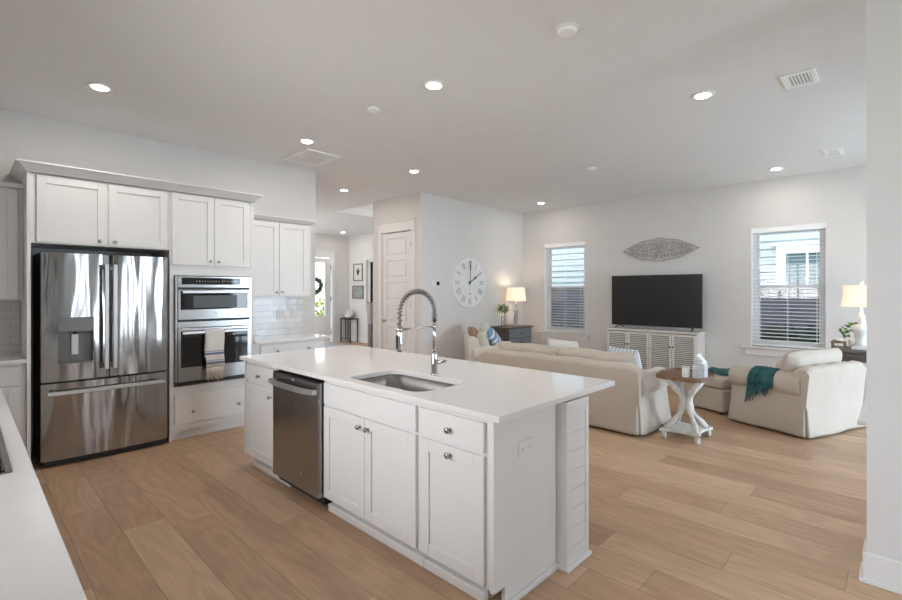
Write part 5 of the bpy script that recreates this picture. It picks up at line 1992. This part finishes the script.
t = thing('potted_plant', 'small round green plant in a clear glass vase on the corner cabinet', 'plant', (-5.52, 7.20, 0.80))
px, py = -5.52, 7.20
MB().lathe([(0.035, 0), (0.040, 0.01), (0.040, 0.20)], (px, py, 0.80), 20, caps=False).build('vase', GLASSV, t)
b = MB()
c_ = MB()
rr_ = random.Random(4)
for i in range(6):
    a = rr_.uniform(0, 6.3)
    c_.tube([(px, py, 0.82), (px + 0.02 * math.cos(a), py + 0.02 * math.sin(a), 1.0), (px + 0.07 * math.cos(a), py + 0.07 * math.sin(a), 1.12)], 0.002, 5)
for i in range(420):
    d = V((rr_.gauss(0, 1), rr_.gauss(0, 1), rr_.gauss(0, 0.8))).normalized()
    p = V((px, py, 1.13)) + d * rr_.uniform(0.03, 0.105)
    ax_ = (d + V((rr_.uniform(-.6, .6), rr_.uniform(-.6, .6), rr_.uniform(-.4, .8)))).normalized() * 0.026
    sd = ax_.cross(V((rr_.gauss(0, 1), rr_.gauss(0, 1), rr_.gauss(0, 1)))).normalized() * 0.009
    b.add([p, p + ax_ * 0.5 + sd, p + ax_, p + ax_ * 0.5 - sd], [(0, 1, 2, 3)])
b.build('foliage', LEAF, t)
c_.build('stems', LEAF, t)

# ------------------------------------------------------------------ right console table with lamp
t = thing('console_table', 'dark brown console table behind the right armchair', 'table', (0.1, 7.45, 0))
b = MB().box(-0.62, 0.75, 7.00, 7.55, 0.765, 0.79)
b.build('top', WOODD, t, bevel=0.003)
MB().box(-0.58, 0.71, 7.04, 7.51, 0.66, 0.765).build('apron', WOODD, t)
for a in (-0.56, 0.69):
    for c2 in (7.06, 7.49):
        MB().box(a - 0.025, a + 0.025, c2 - 0.025, c2 + 0.025, 0, 0.66).build('leg', WOODD, t)
lx, ly = -0.345, 7.28
t = thing('table_lamp', 'lit table lamp with white urn base at the right edge of the living room', 'lamp', (lx, ly, 0.79))
MB().box(lx - 0.085, lx + 0.085, ly - 0.085, ly + 0.085, 0.79, 0.83).build('plinth', CERAM, t, bevel=0.006)
MB().lathe([(0.075, 0.04), (0.062, 0.07), (0.055, 0.12), (0.060, 0.17), (0.085, 0.21), (0.088, 0.24), (0.062, 0.28), (0.035, 0.30), (0.048, 0.32), (0.030, 0.345), (0.038, 0.37), (0.024, 0.40), (0.014, 0.44), (0.008, 0.56)], (lx, ly, 0.79), 26).build('base', CERAM, t)
shade_mesh((lx, ly), 1.285, 1.535, 0.37, 0.28, 0.33, 0.24, sq=6.0, flare=0.06).build('lamp_shade', SHADE, t, solid=0.003)
MB().lathe([(0.006, 0.0), (0.018, 0.02), (0.022, 0.035), (0.012, 0.055)], (lx, ly, 1.535), 14).build('finial', CERAM, t)
MB().box(lx - 0.17, lx + 0.17, ly - 0.003, ly + 0.003, 1.528, 1.534).build('shade_spider', DKMETAL, t)
lamp_bulb(t, lx, ly, 1.39, 4)
t = thing('display_riser', 'small brown wooden footed riser left of the urn lamp', 'riser', (-0.53, 7.22, 0.79))
MB().box(-0.615, -0.475, 7.14, 7.30, 0.855, 0.872).build('top', WOODT, t, bevel=0.003)
for a in (-0.60, -0.49):
    for c2 in (7.155, 7.285):
        MB().box(a - 0.009, a + 0.009, c2 - 0.009, c2 + 0.009, 0.79, 0.855).build('leg', WOODT, t)
b = MB()
b.lathe([(0.012, 0), (0.045, 0.008), (0.052, 0.03), (0.046, 0.03), (0.035, 0.012), (0.001, 0.01)], (-0.55, 7.22, 0.872), 18, caps=False)
tag(b.build('trinket_bowl', CERAM), 'small white bowl on the wooden riser', 'bowl')
t = thing('potted_plant', 'green leafy plant behind the white urn lamp', 'plant', (-0.42, 7.50, 0.79))
px, py = -0.42, 7.50
MB().lathe([(0.04, 0), (0.05, 0.01), (0.058, 0.09), (0.05, 0.09), (0.045, 0.02)], (px, py, 0.79), 18, caps=True).build('pot', CERAM, t)
b = MB()
for i in range(90):
    a = rr_.uniform(0, 6.3)
    q = rr_.uniform(0.02, 0.12)
    p = V((px + q * math.cos(a), py + min(0.06, q * math.sin(a) * 0.6), 0.90 + rr_.uniform(0, 0.17)))
    ax_ = V((math.cos(a), 0.4 * math.sin(a), rr_.uniform(-.3, .8))).normalized() * 0.05
    sd = ax_.cross(V((rr_.gauss(0, 1), rr_.gauss(0, 1), rr_.gauss(0, 1)))).normalized() * 0.014
    b.add([p, p + ax_ * 0.5 + sd, p + ax_, p + ax_ * 0.5 - sd], [(0, 1, 2, 3)])
b.build('foliage', LEAF, t)

# white table whose corner shows past the divider wall
t = thing('dining_table', 'white tabletop corner peeking out behind the right wall end', 'table', (0.35, 3.95, 0))
MB().box(-0.178, 0.85, 3.40, 4.27, 0.738, 0.76).build('top', TRIM, t, bevel=0.003)
MB().box(0.0, 0.75, 3.50, 4.17, 0.66, 0.738).build('apron', WHITEW, t)
for a in (0.04, 0.71):
    for c2 in (3.54, 4.13):
        MB().lathe([(0.025, 0), (0.035, 0.2), (0.03, 0.5), (0.04, 0.66)], (a, c2, 0), 14).build('leg', WHITEW, t)

# ------------------------------------------------------------------ foyer
tag(MB().box(-11.6, -8.9, 4.6, 7.25, 0.0, 0.012).build('area_rug', RUG, bevel=0.003), 'pale grey rug on the foyer floor before the entry door', 'rug')


def picture(x0, x1, z0, z1, label, kind):
    t = thing('framed_picture', label, 'picture', ((x0 + x1) / 2, 7.95, (z0 + z1) / 2))
    b = MB()
    w_ = 0.028
    b.box(x0, x0 + w_, 7.925, 7.95, z0, z1)
    b.box(x1 - w_, x1, 7.925, 7.95, z0, z1)
    b.box(x0 + w_, x1 - w_, 7.925, 7.95, z0, z0 + w_)
    b.box(x0 + w_, x1 - w_, 7.925, 7.95, z1 - w_, z1)
    b.build('frame', FRAMEB, t, bevel=0.003)
    p = MB().box(x0 + w_, x1 - w_, 7.938, 7.948, z0 + w_, z1 - w_).build('print', PAPER if kind else ARTG, t)
    if kind:
        s = MB()
        xm, zm = (x0 + x1) / 2, (z0 + z1) / 2
        for k_ in range(7):
            a = -1.2 + k_ * 0.42
            s.tube([(xm, 7.9365, zm - 0.11), (xm + 0.05 * math.sin(a), 7.9365, zm), (xm + 0.10 * math.sin(a), 7.9365, zm + 0.12 * math.cos(a))], [0.004, 0.010, 0.004], 6)
        s.build('ink_sprig', INK, p)
    return t


picture(-11.57, -11.13, 1.76, 2.26, 'upper framed print with a dark sprig on the foyer wall', True)
picture(-11.62, -11.09, 1.245, 1.62, 'lower framed misty green picture on the foyer wall', False)
t = thing('hall_table', 'small black metal table beneath the two foyer pictures', 'table', (-11.5, 7.74, 0))
MB().box(-11.76, -11.25, 7.60, 7.88, 0.655, 0.685).build('top', DKMETAL, t, bevel=0.003)
for a in (-11.74, -11.27):
    for c2 in (7.62, 7.86):
        MB().box(a - 0.014, a + 0.014, c2 - 0.014, c2 + 0.014, 0, 0.655).build('leg', DKMETAL, t)
MB().box(-11.74, -11.27, 7.615, 7.625, 0.10, 0.12).build('stretcher', DKMETAL, t)
MB().box(-11.515, -11.495, 7.61, 7.63, 0.12, 0.655).build('stretcher', DKMETAL, t)
t = thing('flower_vase', 'white bowl of white flowers on the black foyer table', 'vase', (-11.52, 7.74, 0.685))
MB().lathe([(0.05, 0), (0.10, 0.03), (0.12, 0.09), (0.09, 0.13), (0.08, 0.13)], (-11.52, 7.74, 0.685), 20).build('bowl', CERAM, t)
b = MB()
for i in range(60):
    d = V((rr_.gauss(0, 1), rr_.gauss(0, 1), abs(rr_.gauss(0, .8)))).normalized()
    p = V((-11.52, 7.74, 0.80)) + d * rr_.uniform(0.06, 0.14)
    b.lathe([(0.001, -0.02), (0.022, -0.008), (0.026, 0.004), (0.012, 0.016)], p, 7, d)
b.build('blooms', SOAP, t)
t = thing('newel_post', 'dark grey stair newel post at the edge of the pantry wall', 'newel post', (-8.0, 5.92, 0))
px, py = -8.05, 5.955
MB().box(px - 0.05, px + 0.05, py - 0.05, py + 0.05, 0, 0.78).build('lower_shaft', POSTM, t, bevel=0.003)
MB().box(px - 0.055, px + 0.055, py - 0.055, py + 0.055, 0.78, 1.22).build('upper_block', mat('pale_grey_post_block', (0.32, 0.31, 0.30), 0.5), t, bevel=0.003)
MB().box(px - 0.065, px + 0.065, py - 0.065, py + 0.065, 1.22, 1.245).build('cap', POSTM, t, bevel=0.004)

# ------------------------------------------------------------------ outside
struct(MB().box(-30, 20, -20, 30, -0.3, -0.12).build('ground', LAWN))
t = thing('neighbor_house', 'pale lap-sided house with a white-trimmed window outside the right window', 'house', (-3, 12, 0))
b = MB()
z_ = -0.1
while z_ < 6:
    b.extrude([(-12, 12.03, z_), (-12, 11.985, z_), (-12, 12.01, z_ + 0.165), (-12, 12.03, z_ + 0.165)], (18, 0, 0))
    z_ += 0.165
b.box(-12, 6, 12.03, 12.3, -0.1, 6)
b.build('siding_wall', SIDING, t)
f = MB()
for a in ((-1.93, -1.76, 1.35, 2.42), (-0.50, -0.33, 1.35, 2.42), (-1.76, -0.50, 2.25, 2.42), (-1.76, -0.50, 1.35, 1.42)):
    f.box(a[0], a[1], 11.94, 11.99, a[2], a[3])
f.box(-2.0, -0.26, 11.92, 11.99, 2.42, 2.46)
wf = f.build('window_frame', VINYL, t)
MB().box(-1.76, -0.50, 11.965, 11.98, 1.42, 2.25).build('window_glass', WINDARK, wf)
MB().box(-1.42, -1.38, 11.95, 11.965, 1.42, 2.25).build('window_bar', VINYL, wf)
t = thing('garden_fence', 'dark grey board fence seen through the lower window panes', 'fence', (-3, 10.4, 0))
b = MB()
x = -9.0
while x < 4:
    b.box(x, x + 0.135, 10.38, 10.40, 0.0, 1.52)
    x += 0.142
b.build('boards', FENCE, t)
MB().box(-9, 4, 10.40, 10.44, 1.2, 1.29).build('rail', FENCE, t)
MB().box(-9, 4, 10.40, 10.44, 0.2, 0.29).build('rail', FENCE, t)


def bush(c, r_, m, label, n=700, seed=1):
    rg = random.Random(seed)
    b = MB()
    for i in range(n):
        d = V((rg.gauss(0, 1), rg.gauss(0, 1), rg.gauss(0, 1))).normalized()
        p = V(c) + V((d.x * r_[0], d.y * r_[1], d.z * r_[2])) * rg.uniform(0.55, 1)
        if p.z < -0.1:
            continue
        ax_ = V((rg.gauss(0, 1), rg.gauss(0, 1), rg.gauss(0, 1))).normalized() * 0.10
        sd = ax_.cross(V((rg.gauss(0, 1), rg.gauss(0, 1), rg.gauss(0, 1)))).normalized() * 0.045
        b.add([p - ax_, p + sd, p + ax_, p - sd], [(0, 1, 2, 3)])
    return tag(b.build('garden_shrub', m), label, 'shrub')


bush((-16.0, 9.0, 0.5), (1.0, 1.6, 0.8), LEAFY, 'yellow-green shrub seen low through the entry door glass', 1100, 2)
bush((-22.5, 10.5, 1.9), (1.2, 2.6, 2.3), LEAFY, 'tall pale shrub behind the low yellow one outside the entry door', 420, 3)
bush((-0.9, 10.0, 0.45), (1.6, 0.3, 0.45), LEAFD, 'low dark green hedge outside the window right of the television', 900, 4)
